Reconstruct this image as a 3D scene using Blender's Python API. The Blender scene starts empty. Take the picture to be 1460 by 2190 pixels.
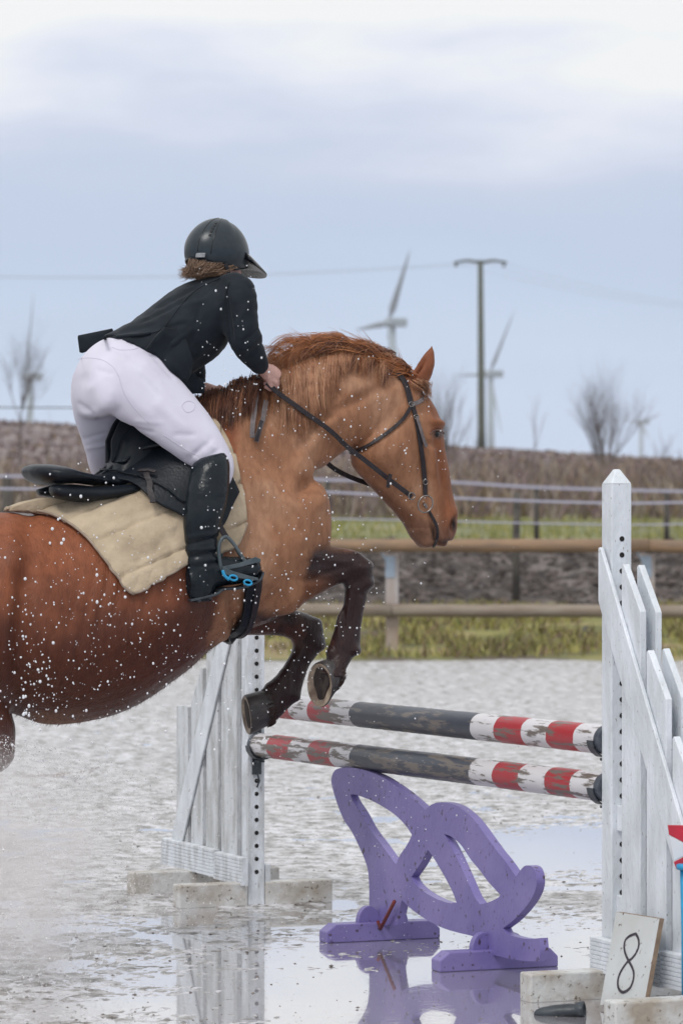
import bpy, bmesh, math, random
import numpy as np
from mathutils import Vector, Matrix
from mathutils.bvhtree import BVHTree
R = math.radians
rnd = random.Random(7)
SC = bpy.context.scene
COL = SC.collection

# ------------------------------------------------------------------ camera
FPX, CX, HY, EYE = 8130.0, 730.0, 1092.0, 1.516      # focal length in photo pixels, horizon row, eye height
cam_d = bpy.data.cameras.new('camera'); cam = bpy.data.objects.new('camera', cam_d); COL.objects.link(cam)
cam.location = (0, 0, EYE); cam.rotation_euler = (R(90), 0, 0)
cam_d.sensor_fit = 'HORIZONTAL'; cam_d.sensor_width = 36; cam_d.lens = FPX / 1460 * 36
cam_d.shift_y = -(1095 - HY) / 1460
cam_d.clip_start = 0.5; cam_d.clip_end = 6000
cam_d.dof.use_dof = True; cam_d.dof.focus_distance = 12.9; cam_d.dof.aperture_fstop = 9.5
SC.camera = cam
SC.view_settings.view_transform = 'Standard'; SC.view_settings.look = 'None'
SC.cycles.volume_bounces = 6
SC.view_settings.exposure = 0.0; SC.view_settings.gamma = 1

# ------------------------------------------------------------------ world: overcast sky over a sky texture
SUN_EL, SUN_AZ = 48, 150
W = bpy.data.worlds.new('World'); SC.world = W; W.use_nodes = True
nt = W.node_tree; nt.nodes.clear()
def N(t, **k):
    n = nt.nodes.new(t)
    for a, b in k.items(): setattr(n, a, b)
    return n
out = N('ShaderNodeOutputWorld'); bg1 = N('ShaderNodeBackground'); bg2 = N('ShaderNodeBackground'); mixs = N('ShaderNodeMixShader')
sky = N('ShaderNodeTexSky', sky_type='NISHITA', sun_disc=False, sun_elevation=R(SUN_EL), sun_rotation=R(SUN_AZ), air_density=1.0, dust_density=2.0)
nt.links.new(sky.outputs[0], bg1.inputs[0]); bg1.inputs[1].default_value = 0.07
tc = N('ShaderNodeTexCoord'); sep = N('ShaderNodeSeparateXYZ'); nt.links.new(tc.outputs['Generated'], sep.inputs[0])
mp = N('ShaderNodeMapping'); mp.inputs['Scale'].default_value = (2.2, 2.2, 9); nt.links.new(tc.outputs['Generated'], mp.inputs[0])
nz = N('ShaderNodeTexNoise'); nz.inputs['Scale'].default_value = 2.6; nz.inputs['Detail'].default_value = 6; nz.inputs['Roughness'].default_value = .5
nt.links.new(mp.outputs[0], nz.inputs['Vector'])
ma = N('ShaderNodeMath', operation='MULTIPLY_ADD'); ma.inputs[1].default_value = .11; ma.inputs[2].default_value = -.055
nt.links.new(nz.outputs['Fac'], ma.inputs[0])
ad = N('ShaderNodeMath', operation='ADD'); nt.links.new(sep.outputs[2], ad.inputs[0]); nt.links.new(ma.outputs[0], ad.inputs[1])
mr = N('ShaderNodeMapRange'); mr.inputs['From Min'].default_value = 0.0; mr.inputs['From Max'].default_value = .25
nt.links.new(ad.outputs[0], mr.inputs['Value'])
cr = N('ShaderNodeValToRGB'); cr.color_ramp.interpolation = 'B_SPLINE'
nt.links.new(mr.outputs[0], cr.inputs[0])
def ramp(cr, stops):
    els = cr.color_ramp.elements
    while len(els) > 1: els.remove(els[-1])
    els[0].position = stops[0][0]; els[0].color = (*stops[0][1], 1)
    for p, c in stops[1:]:
        e = els.new(p); e.color = (*c, 1)
ramp(cr, [(0, (.66, .77, .99)), (.12, (.61, .75, .97)), (.24, (.53, .65, .86)), (.36, (.57, .66, .85)), (.43, (.80, .84, .97)), (.50, (1.13, 1.13, 1.12)), (.75, (1.12, 1.11, 1.10)), (1, (.92, .95, 1.0))])
nt.links.new(cr.outputs[0], bg2.inputs[0]); bg2.inputs[1].default_value = 1.0
mixs.inputs[0].default_value = .93
nt.links.new(bg1.outputs[0], mixs.inputs[1]); nt.links.new(bg2.outputs[0], mixs.inputs[2]); nt.links.new(mixs.outputs[0], out.inputs[0])
sun_d = bpy.data.lights.new('sun', 'SUN'); sun_d.energy = 1.5; sun_d.angle = R(18); sun_d.color = (1, .97, .93)
sun = bpy.data.objects.new('sun', sun_d); COL.objects.link(sun)
# sun behind the camera's left shoulder, high
sd = Vector((-.35, -.62, .95)).normalized()
sun.rotation_euler = sd.to_track_quat('Z', 'Y').to_euler(); sun.location = (-5, -5, 20)

# ------------------------------------------------------------------ helpers
def P(px, py, Y):
    return Vector(((px - CX) / FPX * Y, Y, EYE - (py - HY) / FPX * Y))
TH = R(22.5)
FW = Vector((math.cos(TH), math.sin(TH), 0))         # the way the horse goes
SD = Vector((math.sin(TH), -math.cos(TH), 0))        # towards its right side, nearly at the viewer
Y0 = 13.3
def S(px, py, n=0.0):                                 # point of the picture at side offset n from the horse's middle plane
    a = (px - CX) / FPX
    Y = (n - Y0 * math.cos(TH)) / (a * math.sin(TH) - math.cos(TH))
    return P(px, py, Y)
def side_of(p): return (p - Vector((0, Y0, 0))).dot(SD)
def mirror(p): return p - 2 * side_of(p) * SD
def to_px(p): return (CX + p.x / p.y * FPX, HY - (p.z - EYE) / p.y * FPX)

def new_obj(name, me, mats=None, parent=None, smooth=True):
    o = bpy.data.objects.new(name, me); COL.objects.link(o)
    if mats is not None:
        for m in (mats if isinstance(mats, (list, tuple)) else [mats]): me.materials.append(m)
    if parent is not None: o.parent = parent; o.matrix_parent_inverse = parent.matrix_world.inverted() if parent.type != 'EMPTY' else Matrix.Translation(-parent.location)
    if smooth: me.polygons.foreach_set('use_smooth', [True] * len(me.polygons))
    return o
def tag(o, label=None, cat=None, group=None, kind=None):
    if label: o['label'] = label
    if cat: o['category'] = cat
    if group: o['group'] = group
    if kind: o['kind'] = kind
    return o
def empty(name, loc, label, cat, group=None):
    o = bpy.data.objects.new(name, None); COL.objects.link(o); o.location = loc; o.empty_display_size = .1
    return tag(o, label, cat, group)
class MB:
    def __init__(s): s.v = []; s.f = []; s.mi = []; s.cur = 0
    def add(s, vs, fs):
        b = len(s.v); s.v += [tuple(v) for v in vs]; s.f += [tuple(b + i for i in f) for f in fs]; s.mi += [s.cur] * len(fs)
    def box(s, c, ax, ay, az):                       # centre and three half vectors
        c, ax, ay, az = map(Vector, (c, ax, ay, az))
        vs = [c + i * ax + j * ay + k * az for k in (-1, 1) for j in (-1, 1) for i in (-1, 1)]
        s.add(vs, [(0, 2, 3, 1), (4, 5, 7, 6), (0, 1, 5, 4), (2, 6, 7, 3), (0, 4, 6, 2), (1, 3, 7, 5)])
    def tube(s, pts, rs, seg=8, cap=True, flat=None):
        pts = [Vector(p) for p in pts]
        if not isinstance(rs, (list, tuple)): rs = [rs] * len(pts)
        rings = []; up = None
        for i, p in enumerate(pts):
            t = (pts[min(i + 1, len(pts) - 1)] - pts[max(i - 1, 0)])
            t = t.normalized() if t.length > 1e-9 else Vector((0, 0, 1))
            if up is None: up = Vector((0, 0, 1)) if abs(t.z) < .9 else Vector((1, 0, 0))
            a = (up - t * up.dot(t))
            if a.length < 1e-5: a = t.orthogonal()
            a.normalize(); up = a; b = t.cross(a)
            rings.append([p + (a * math.cos(2 * math.pi * k / seg) + b * math.sin(2 * math.pi * k / seg)) * rs[i] for k in range(seg)])
        vs = [v for r in rings for v in r]; fs = []
        for i in range(len(rings) - 1):
            for k in range(seg):
                fs.append((i * seg + k, i * seg + (k + 1) % seg, (i + 1) * seg + (k + 1) % seg, (i + 1) * seg + k))
        if cap: fs.append(tuple(range(seg))[::-1]); fs.append(tuple((len(rings) - 1) * seg + k for k in range(seg)))
        s.add(vs, fs)
    def ribbon(s, pts, w, nrm, th=.003):              # flat strap: path, half width, face normals
        n = len(pts); vs = []; fs = []
        for i, p in enumerate(pts):
            t = (pts[min(i + 1, n - 1)] - pts[max(i - 1, 0)]).normalized()
            nn = nrm[i] if isinstance(nrm, list) else nrm
            b = t.cross(nn).normalized(); q = b.cross(t).normalized()
            ww = w[i] if isinstance(w, (list, tuple)) else w
            vs += [p - b * ww, p + b * ww, p + b * ww + q * th, p - b * ww + q * th]
        for i in range(n - 1):
            for k in range(4): fs.append((i * 4 + k, i * 4 + (k + 1) % 4, i * 4 + 4 + (k + 1) % 4, i * 4 + 4 + k))
        fs += [(3, 2, 1, 0), tuple((n - 1) * 4 + k for k in range(4))]
        s.add(vs, fs)
    def mesh(s, name='m'):
        me = bpy.data.meshes.new(name); me.from_pydata(s.v, [], s.f); me.update()
        if any(s.mi): me.polygons.foreach_set('material_index', s.mi)
        bm = bmesh.new(); bm.from_mesh(me); bmesh.ops.recalc_face_normals(bm, faces=bm.faces); bm.to_mesh(me); bm.free()
        return me
    def build(s, name, mats, parent=None, smooth=False, bevel=0, sub=0):
        o = new_obj(name, s.mesh(name), mats, parent, smooth)
        if bevel:
            m = o.modifiers.new('b', 'BEVEL'); m.width = bevel; m.segments = 2; m.limit_method = 'ANGLE'; m.angle_limit = R(40)
        if sub:
            m = o.modifiers.new('s', 'SUBSURF'); m.levels = sub; m.render_levels = sub
        return o
def crom(a, b, c, d, t):
    return .5 * ((2 * b) + (-a + c) * t + (2 * a - 5 * b + 4 * c - d) * t * t + (-a + 3 * b - 3 * c + d) * t ** 3)
def spline(pts, k=6):
    pts = [np.array(p, float) for p in pts]; o = []
    for i in range(len(pts) - 1):
        a = pts[max(i - 1, 0)]; b = pts[i]; c = pts[i + 1]; d = pts[min(i + 2, len(pts) - 1)]
        for j in range(k): o.append(crom(a, b, c, d, j / k))
    o.append(pts[-1]); return o
def loft(secs, seg=28, k=4, cap=True, egg=0.0, grow=0.0, sq=1.0):
    """sections (x1,y1,x2,y2,side offset,half width[,egg]) : two outline points in the picture, placed in the plane at that side offset"""
    secs = [tuple(s) + ((egg,) if len(s) < 7 else ()) for s in secs]
    mb = MB(); rings = []
    for s in spline(secs, k):
        x1, y1, x2, y2, n0, hw, eg = s
        hw = max(hw, .002)
        a, b = S(x1, y1, n0), S(x2, y2, n0); c = (a + b) / 2; u = (a - b) / 2; L = max(u.length, 1e-4)
        dx = abs(u.dot(FW)) / L
        La = math.sqrt(max(L * L - (hw * math.sin(TH) * dx) ** 2, (L * .6) ** 2))
        u = u / L * (La + grow); ring = []
        for i in range(seg):
            ph = 2 * math.pi * i / seg; co, si = math.cos(ph), math.sin(ph)
            if sq != 1.0:
                co = math.copysign(abs(co) ** sq, co); si = math.copysign(abs(si) ** sq, si)
            ring.append(c + u * co + SD * (hw + grow) * si * (1 - eg * co))
        rings.append(ring)
    m = len(rings); vs = [v for r in rings for v in r]; fs = []
    for i in range(m - 1):
        for j in range(seg): fs.append((i * seg + j, i * seg + (j + 1) % seg, (i + 1) * seg + (j + 1) % seg, (i + 1) * seg + j))
    if cap:
        for e, r in ((0, rings[0]), (m - 1, rings[-1])):
            cc = sum(r, Vector()) / seg; vs.append(cc); ci = len(vs) - 1
            for j in range(seg):
                fs.append((e * seg + j, ci, e * seg + (j + 1) % seg) if e == 0 else (e * seg + (j + 1) % seg, ci, e * seg + j))
    mb.add(vs, fs); return mb
def ellipsoid(c, ax, ay, az, seg=20, rings=12):
    mb = MB(); vs = []; fs = []
    for i in range(rings + 1):
        th = math.pi * i / rings
        for j in range(seg):
            ph = 2 * math.pi * j / seg
            vs.append(Vector(c) + Vector(ax) * math.sin(th) * math.cos(ph) + Vector(ay) * math.sin(th) * math.sin(ph) + Vector(az) * math.cos(th))
    for i in range(rings):
        for j in range(seg): fs.append((i * seg + j, i * seg + (j + 1) % seg, (i + 1) * seg + (j + 1) % seg, (i + 1) * seg + j))
    mb.add(vs, fs); return mb
def fuse(mbs, voxel, smooth_it=4, sf=.6):
    """one continuous surface out of overlapping lofts"""
    bm_all = MB()
    for m in mbs: bm_all.add(m.v, m.f)
    me = bpy.data.meshes.new('tmp'); me.from_pydata(bm_all.v, [], bm_all.f)
    bm = bmesh.new(); bm.from_mesh(me); bmesh.ops.remove_doubles(bm, verts=bm.verts, dist=1e-5); bmesh.ops.recalc_face_normals(bm, faces=bm.faces); bm.to_mesh(me); bm.free()
    o = bpy.data.objects.new('tmp', me); COL.objects.link(o)
    r = o.modifiers.new('r', 'REMESH'); r.mode = 'VOXEL'; r.voxel_size = voxel; r.adaptivity = 0
    if smooth_it:
        s = o.modifiers.new('s', 'SMOOTH'); s.factor = sf; s.iterations = smooth_it
    dg = bpy.context.evaluated_depsgraph_get(); dg.update()
    res = bpy.data.meshes.new_from_object(o.evaluated_get(dg))
    bpy.data.objects.remove(o); return res
def co_of(me):
    a = np.empty(len(me.vertices) * 3); me.vertices.foreach_get('co', a); return a.reshape(-1, 3)
def nr_of(me):
    a = np.empty(len(me.vertices) * 3); me.vertices.foreach_get('normal', a); return a.reshape(-1, 3)
def set_co(me, a): me.vertices.foreach_set('co', a.ravel()); me.update()
def px_of(a): return np.stack([CX + a[:, 0] / a[:, 1] * FPX, HY - (a[:, 2] - EYE) / a[:, 1] * FPX], 1)
def side_arr(a): return (a[:, 0]) * SD.x + (a[:, 1] - Y0) * SD.y
def smst(a, b, x):
    t = np.clip((x - a) / (b - a), 0, 1); return t * t * (3 - 2 * t)
# value noise
_rs = np.random.RandomState(3); _T = _rs.rand(64, 64, 64)
def vnoise(p):
    i = np.floor(p).astype(int); f = p - i; f = f * f * (3 - 2 * f); r = 0
    for dx in (0, 1):
        for dy in (0, 1):
            for dz in (0, 1):
                w = (f[:, 0] if dx else 1 - f[:, 0]) * (f[:, 1] if dy else 1 - f[:, 1]) * (f[:, 2] if dz else 1 - f[:, 2])
                r = r + w * _T[(i[:, 0] + dx) & 63, (i[:, 1] + dy) & 63, (i[:, 2] + dz) & 63]
    return r
def fbm(p, o=4):
    r = 0; a = 1; t = 0
    for k in range(o): r = r + a * vnoise(p * 2 ** k + 7.3 * k); t += a; a *= .5
    return r / t

# ------------------------------------------------------------------ materials
def mat(name, c1, c2=None, rough=.6, scale=20, detail=5, stretch=(1, 1, 1), bump=0, bscale=None, spec=.5, metal=0, c3=None, s3=60, t3=(.6, .68), attr=None, sheen=0, coat=0, lo=.35, hi=.65, rough2=None, bdist=.01):
    m = bpy.data.materials.new(name); m.use_nodes = True; t = m.node_tree; b = t.nodes['Principled BSDF']; L = t.links.new
    b.inputs['Roughness'].default_value = rough; b.inputs['Metallic'].default_value = metal
    b.inputs['Specular IOR Level'].default_value = spec; b.inputs['Sheen Weight'].default_value = sheen; b.inputs['Coat Weight'].default_value = coat
    tcn = t.nodes.new('ShaderNodeTexCoord'); mpn = t.nodes.new('ShaderNodeMapping'); mpn.inputs['Scale'].default_value = stretch
    L(tcn.outputs['Object'], mpn.inputs[0])
    def noise(sc, de=detail):
        n = t.nodes.new('ShaderNodeTexNoise'); n.inputs['Scale'].default_value = sc; n.inputs['Detail'].default_value = de; L(mpn.outputs[0], n.inputs['Vector']); return n
    def mrange(sock, a, bb, c=0, d=1):
        r = t.nodes.new('ShaderNodeMapRange'); r.inputs['From Min'].default_value = a; r.inputs['From Max'].default_value = bb
        r.inputs['To Min'].default_value = c; r.inputs['To Max'].default_value = d; L(sock, r.inputs['Value']); return r.outputs[0]
    def mix(f, a, bb, mode='MIX'):
        x = t.nodes.new('ShaderNodeMix'); x.data_type = 'RGBA'; x.blend_type = mode
        if isinstance(f, float): x.inputs[0].default_value = f
        else: L(f, x.inputs[0])
        for s, v in ((6, a), (7, bb)):
            if isinstance(v, tuple): x.inputs[s].default_value = (*v, 1)
            else: L(v, x.inputs[s])
        return x.outputs[2]
    n1 = noise(scale)
    col = c1
    if attr:
        an = t.nodes.new('ShaderNodeAttribute'); an.attribute_name = attr; col = an.outputs['Color']
        if c2: col = mix(mrange(n1.outputs[0], lo, hi), col, mix(1.0, col, c2, 'MULTIPLY'))
    elif c2: col = mix(mrange(n1.outputs[0], lo, hi), c1, c2)
    if c3:
        n3 = noise(s3, 3); col = mix(mrange(n3.outputs[0], *t3), col, c3)
    if isinstance(col, tuple): b.inputs['Base Color'].default_value = (*col, 1)
    else: L(col, b.inputs['Base Color'])
    if attr:
        bwn = t.nodes.new('ShaderNodeRGBToBW'); L(an.outputs['Color'], bwn.inputs[0]); L(mrange(bwn.outputs[0], .02, .12, .27, .58), b.inputs['Roughness'])
    elif rough2 is not None: L(mrange(n1.outputs[0], lo, hi, rough, rough2), b.inputs['Roughness'])
    if bump:
        nb = noise(bscale or scale * 3); bp = t.nodes.new('ShaderNodeBump'); bp.inputs['Strength'].default_value = bump; bp.inputs['Distance'].default_value = bdist
        L(nb.outputs[0], bp.inputs['Height']); L(bp.outputs[0], b.inputs['Normal'])
    m['_mix'] = 0
    return m
def emat(name, c, s=1):
    m = bpy.data.materials.new(name); m.use_nodes = True
    b = m.node_tree.nodes['Principled BSDF']; b.inputs['Base Color'].default_value = (*c, 1); return m

M_white = mat('white_paint', (.76, .79, .84), (.60, .63, .66), rough=.42, scale=5, stretch=(3, 3, 1), bump=.4, bscale=30, detail=8, c3=(.22, .18, .15), s3=55, t3=(.67, .74))
M_white2 = mat('white_paint_worn', (.74, .77, .82), (.56, .58, .60), rough=.5, scale=6, stretch=(4, 4, 1), bump=.6, bscale=34, detail=9, c3=(.16, .14, .12), s3=40, t3=(.66, .74), lo=.42, hi=.6)
M_base = mat('white_beam_muddy', (.62, .62, .61), (.36, .31, .25), rough=.5, scale=9, detail=9, bump=.5, bscale=40, c3=(.13, .10, .06), s3=60, t3=(.62, .72), lo=.4, hi=.68)
M_hole = mat('hole_dark', (.012, .010, .010), rough=.9)
M_purple = mat('purple_paint', (.165, .135, .36), (.23, .19, .43), rough=.42, scale=5, detail=9, bump=.4, bscale=45, stretch=(1, 1, 1), c3=(.075, .05, .085), s3=42, t3=(.63, .70), bdist=.004)
M_red = mat('rust_red', (.20, .02, .02), (.10, .03, .02), rough=.5, scale=40)
M_black_lea = mat('black_leather', (.005, .008, .012), (.010, .013, .018), rough=.36, scale=9, bump=.15, bscale=110, spec=.2)
M_boot = mat('wet_boot_leather', (.004, .008, .012), (.008, .013, .018), rough=.24, scale=12, bump=.3, bscale=46, spec=.26)
M_strap = mat('dark_strap', (.014, .010, .013), (.026, .019, .021), rough=.45, scale=60, bump=.1, spec=.35)
M_strap_grey = mat('grey_strap', (.16, .13, .13), (.10, .085, .085), rough=.5, scale=50)
M_jacket = mat('jacket_cloth', (.008, .012, .017), (.013, .018, .025), rough=.7, scale=14, bump=.4, bscale=26, sheen=.06, spec=.16, bdist=.006)
M_breech = mat('white_breeches', (.66, .64, .74), (.58, .55, .64), rough=.75, scale=7, bump=.2, bscale=11, sheen=.1, bdist=.008)
M_helmet = mat('helmet_shell', (.013, .021, .028), (.020, .030, .038), rough=.3, scale=60, bump=.05, bscale=300, spec=.4)
M_helmet_b = mat('helmet_gloss', (.006, .006, .008), rough=.12)
M_skin = mat('skin', (.52, .30, .25), (.60, .35, .29), rough=.5, scale=40)
M_hair = mat('brown_hair', (.13, .075, .045), (.26, .16, .10), rough=.45, scale=90)
M_coat = mat('horse_coat', (1, 1, 1), (.78, .75, .73), rough=.56, scale=46, detail=8, attr='coat', bump=.7, bscale=150, stretch=(1, 1, .34), spec=.24, sheen=.04, rough2=.40, bdist=.005, lo=.40, hi=.66)
M_mane = mat('mane_hair', (.42, .19, .095), (.25, .105, .055), rough=.42, scale=30)
M_mane_o = mat('mane_hair_ginger', (.50, .20, .075), (.36, .13, .05), rough=.4, scale=30)
M_mane_l = mat('mane_hair_light', (.52, .28, .16), (.40, .19, .10), rough=.4, scale=30)
M_mane_d = mat('mane_hair_dark', (.085, .03, .018), (.15, .055, .03), rough=.42, scale=30)
M_hoof = mat('hoof_horn', (.026, .022, .022), (.06, .05, .048), rough=.4, scale=16, stretch=(1, 1, 3), bump=.3, bscale=60)
M_sole = mat('hoof_sole', (.42, .34, .26), (.16, .11, .08), rough=.5, scale=22, bump=.5, bscale=40)
M_sole_d = mat('hoof_frog', (.025, .018, .015), rough=.7, bump=.5, bscale=60, c2=(.05, .035, .03))
M_eye = mat('eye', (.004, .003, .003), rough=.06, spec=.3)
M_steel = mat('steel', (.26, .24, .23), (.18, .16, .15), rough=.25, metal=.9, scale=50)
M_grey_metal = mat('dark_stirrup', (.045, .065, .075), (.08, .10, .11), rough=.3, scale=30)
M_blue = mat('blue_plastic', (.01, .33, .62), (.02, .28, .52), rough=.35, scale=30)
M_wood = mat('rail_wood', (.30, .19, .11), (.20, .135, .09), rough=.7, scale=3, stretch=(1, 6, 6), bump=.4, bscale=20)
M_woodg = mat('rail_wood_grey', (.30, .25, .20), (.22, .17, .13), rough=.75, scale=3, stretch=(1, 6, 6), bump=.4, bscale=20)
M_postw = mat('post_wood', (.36, .27, .21), (.45, .42, .42), rough=.75, scale=2.5, stretch=(5, 5, 1), bump=.3)
M_dpost = mat('dark_post', (.055, .048, .042), (.10, .09, .075), rough=.8, scale=6)
M_tape = mat('white_tape', (.46, .45, .55), rough=.6)
M_galv = mat('galvanised', (.38, .46, .55), (.32, .38, .46), rough=.45, metal=.3, scale=20)
M_pole_util = mat('utility_pole_concrete', (.075, .085, .065), (.11, .115, .09), rough=.85, scale=.8)
M_turb = mat('turbine_paint', (.30, .35, .38), (.27, .32, .35), rough=.5, scale=.2)
M_bark = mat('bark', (.085, .070, .062), (.13, .105, .09), rough=.85, scale=3)
M_twig = mat('twigs', (.13, .105, .095), (.10, .08, .075), rough=.85, scale=3)
M_rub = mat('rubber', (.022, .028, .036), (.045, .055, .066), rough=.42, scale=25, bump=.3, bscale=60)
M_capg = mat('pole_cap', (.045, .055, .075), (.08, .09, .11), rough=.5, scale=40)
M_board = mat('number_board', (.60, .62, .63), (.52, .53, .52), rough=.5, scale=6, c3=(.09, .06, .05), s3=45, t3=(.66, .71))
M_ply = mat('ply_edge', (.28, .20, .14), (.20, .14, .10), rough=.7, scale=30)
M_ink = mat('marker_ink', (.022, .016, .026), (.05, .035, .05), rough=.6, scale=60)
M_pad = mat('quilted_pad', (.50, .40, .28), (.36, .28, .19), rough=.9, scale=11, detail=9, bump=.7, bscale=40, sheen=.1, c3=(.20, .15, .11), s3=110, t3=(.68, .80), lo=.38, hi=.66, bdist=.008)
M_pipe = mat('pad_piping', (.34, .27, .21), (.27, .21, .16), rough=.8, scale=40)
M_drop = bpy.data.materials.new('water_drop'); M_drop.use_nodes = True
_b = M_drop.node_tree.nodes['Principled BSDF']; _b.inputs['Base Color'].default_value = (.92, .93, .96, 1); _b.inputs['Roughness'].default_value = .15; _b.inputs['IOR'].default_value = 1.33; _b.inputs['Transmission Weight'].default_value = .25
M_mist = mat('spray_mist', (.78, .76, .76), rough=.4)

# ------------------------------------------------------------------ ground: one sheet, arena to hill crest and beyond
TY = [0, 37.9, 38.6, 42, 45, 46.5, 50, 70, 80, 110, 115, 300, 330, 600, 3500]
TZ = [0, 0, .03, .26, .33, .22, .255, .74, .85, 1.27, 1.45, 7.1, 6.9, 1, 0]
def terr(X, Y):
    z = np.interp(Y, TY, TZ)
    return z - X * .057 * smst(112, 300, Y) * (1 - smst(330, 600, Y))
def axis(a, segs):
    o = [a]
    for end, st in segs:
        n = max(1, int(round((end - o[-1]) / st))); o += list(np.linspace(o[-1], end, n + 1)[1:])
    return np.array(o)
xs = axis(-900, [(-100, 100), (-30, 10), (-8, 1.0), (-4.2, .15), (-1.7, .05), (1.7, .013), (4.2, .05), (8, .15), (30, 1), (100, 10), (900, 100)])
ys = axis(2, [(8, 1), (10.8, .1), (15.5, .016), (22, .04), (30, .1), (50, .2), (80, .3), (120, 1), (340, 6), (1000, 80), (3500, 500)])
gx, gy = np.meshgrid(xs, ys); g = np.stack([gx.ravel(), gy.ravel()], 1)
def gheight(X, Y):
    z0 = np.zeros_like(X)
    p = np.stack([X, Y, z0], 1)
    ar = 1 - smst(37, 38.4, Y)
    big = fbm(p * np.array([.9, .8, 1]) + 11.3, 3) - .5
    mid = fbm(p * np.array([4.5, 5.5, 1]) + 3.7, 4) - .5
    fine = fbm(p * np.array([28, 28, 1]), 3) - .5
    grit = fbm(p * np.array([62, 40, 1]), 2) - .5
    base = -.0020 + .0075 * smst(13.9, 15.2, Y) + .004 * smst(15.5, 24, Y)
    base = base - .011 * np.exp(-(((X - 1.05) / .55) ** 2 + ((Y - 17.3) / 1.7) ** 2)) + .0045 * np.exp(-(((X + .95) / .5) ** 2 + ((Y - 12.6) / .8) ** 2)) - .005 * np.exp(-(((X - .35) / .55) ** 2 + ((Y - 11.8) / .7) ** 2))
    hoofm = np.clip(vnoise(p * np.array([5.5, 4.0, 1]) + 31) - .72, 0, 1)
    h = base + .0105 * big + .009 * mid + .0070 * fine + .0125 * grit - .045 * hoofm
    far = smst(38, 46, Y)
    rut = (fbm(p * np.array([2.6, 2.6, 1]), 4) - .5) * .34 * smst(44, 48, Y) * (1 - smst(75, 80, Y))
    tuf = (fbm(p * np.array([1.1, 1.1, 1]) + 5, 4) - .5) * .12 * smst(38, 40, Y)
    return terr(X, Y) + h * ar + rut + tuf
gz = gheight(g[:, 0], g[:, 1])
nx, ny = len(xs), len(ys)
idx = np.arange(nx * ny).reshape(ny, nx)
quads = np.stack([idx[:-1, :-1], idx[:-1, 1:], idx[1:, 1:], idx[1:, :-1]], -1).reshape(-1, 4)
me = bpy.data.meshes.new('ground'); me.from_pydata(np.column_stack([g, gz]).tolist(), [], quads.tolist()); me.update()
MG = bpy.data.materials.new('ground_zones'); MG.use_nodes = True; t = MG.node_tree; L = t.links.new; B = t.nodes['Principled BSDF']
def gn(ty, **k):
    n = t.nodes.new(ty)
    for a, b in k.items(): setattr(n, a, b)
    return n
geo = gn('ShaderNodeNewGeometry'); sp = gn('ShaderNodeSeparateXYZ'); L(geo.outputs['Position'], sp.inputs[0])
def gnoise(sc, de=5, st=(1, 1, 1)):
    m_ = gn('ShaderNodeMapping'); m_.inputs['Scale'].default_value = st; L(geo.outputs['Position'], m_.inputs[0])
    n = gn('ShaderNodeTexNoise'); n.inputs['Scale'].default_value = sc; n.inputs['Detail'].default_value = de; L(m_.outputs[0], n.inputs['Vector']); return n.outputs[0]
def gramp(sock, stops):
    r = gn('ShaderNodeValToRGB'); L(sock, r.inputs[0]); ramp(r, stops); return r.outputs[0]
def gmix(f, a, b):
    x = gn('ShaderNodeMix', data_type='RGBA'); L(f, x.inputs[0])
    for s, v in ((6, a), (7, b)):
        if isinstance(v, tuple): x.inputs[s].default_value = (*v, 1)
        else: L(v, x.inputs[s])
    return x.outputs[2]
def grange(s, a, b, c=0., d=1.):
    r = gn('ShaderNodeMapRange'); L(s, r.inputs['Value'])
    for nme, v in (('From Min', a), ('From Max', b), ('To Min', c), ('To Max', d)): r.inputs[nme].default_value = v
    return r.outputs[0]
def gadd(a, n, k):
    x = gn('ShaderNodeMath', operation='MULTIPLY_ADD'); L(n, x.inputs[0]); x.inputs[1].default_value = k; L(a, x.inputs[2]); return x.outputs[0]
sand = gramp(gnoise(11, 9, (1, 1.0, 1)), [(.37, (.15, .135, .125)), (.45, (.33, .315, .30)), (.52, (.52, .51, .52)), (.62, (.68, .67, .70))])
specks = grange(gnoise(38, 9, (1, .7, 1)), .55, .68, 0, .8)
sand = gmix(grange(gnoise(2.2, 6, (1, .6, 1)), .50, .68, 0, .45), sand, (.28, .26, .25))
sand = gmix(specks, sand, (.15, .125, .11))
grass = gramp(gnoise(.8, 10), [(.38, (.10, .075, .05)), (.47, (.15, .15, .04)), (.55, (.24, .22, .06)), (.66, (.31, .23, .13))])
mud = gramp(gnoise(1.15, 10, (1, .5, 1)), [(.42, (.026, .019, .016)), (.5, (.066, .049, .042)), (.58, (.15, .125, .115))])
mead = gramp(gnoise(.5, 7, (1, .35, 1)), [(.38, (.16, .16, .08)), (.5, (.19, .20, .085)), (.62, (.28, .25, .15))])
hill = gramp(gnoise(.5, 8, (1.2, .35, 1)), [(.36, (.10, .072, .072)), (.48, (.17, .13, .13)), (.58, (.23, .185, .18)), (.66, (.29, .25, .23))])
yv = gadd(sp.outputs[1], gnoise(.9, 4), 1.2)
c = gmix(grange(yv, 38.6, 38.8), sand, grass)
yv2 = gadd(sp.outputs[1], gnoise(.5, 4), 5)
c = gmix(grange(yv2, 47.5, 49), c, mud); c = gmix(grange(yv2, 82, 85), c, mead); c = gmix(grange(yv2, 116, 130), c, hill)
L(c, B.inputs['Base Color'])
rg = grange(sp.outputs[1], 36, 40, .30, .85); L(rg, B.inputs['Roughness']); B.inputs['Specular IOR Level'].default_value = .5
bp = gn('ShaderNodeBump'); bp.inputs['Strength'].default_value = .9; bp.inputs['Distance'].default_value = .008; L(gnoise(60, 6), bp.inputs['Height']); L(bp.outputs[0], B.inputs['Normal'])
ground = tag(new_obj('ground', me, MG), kind='structure')

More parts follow.
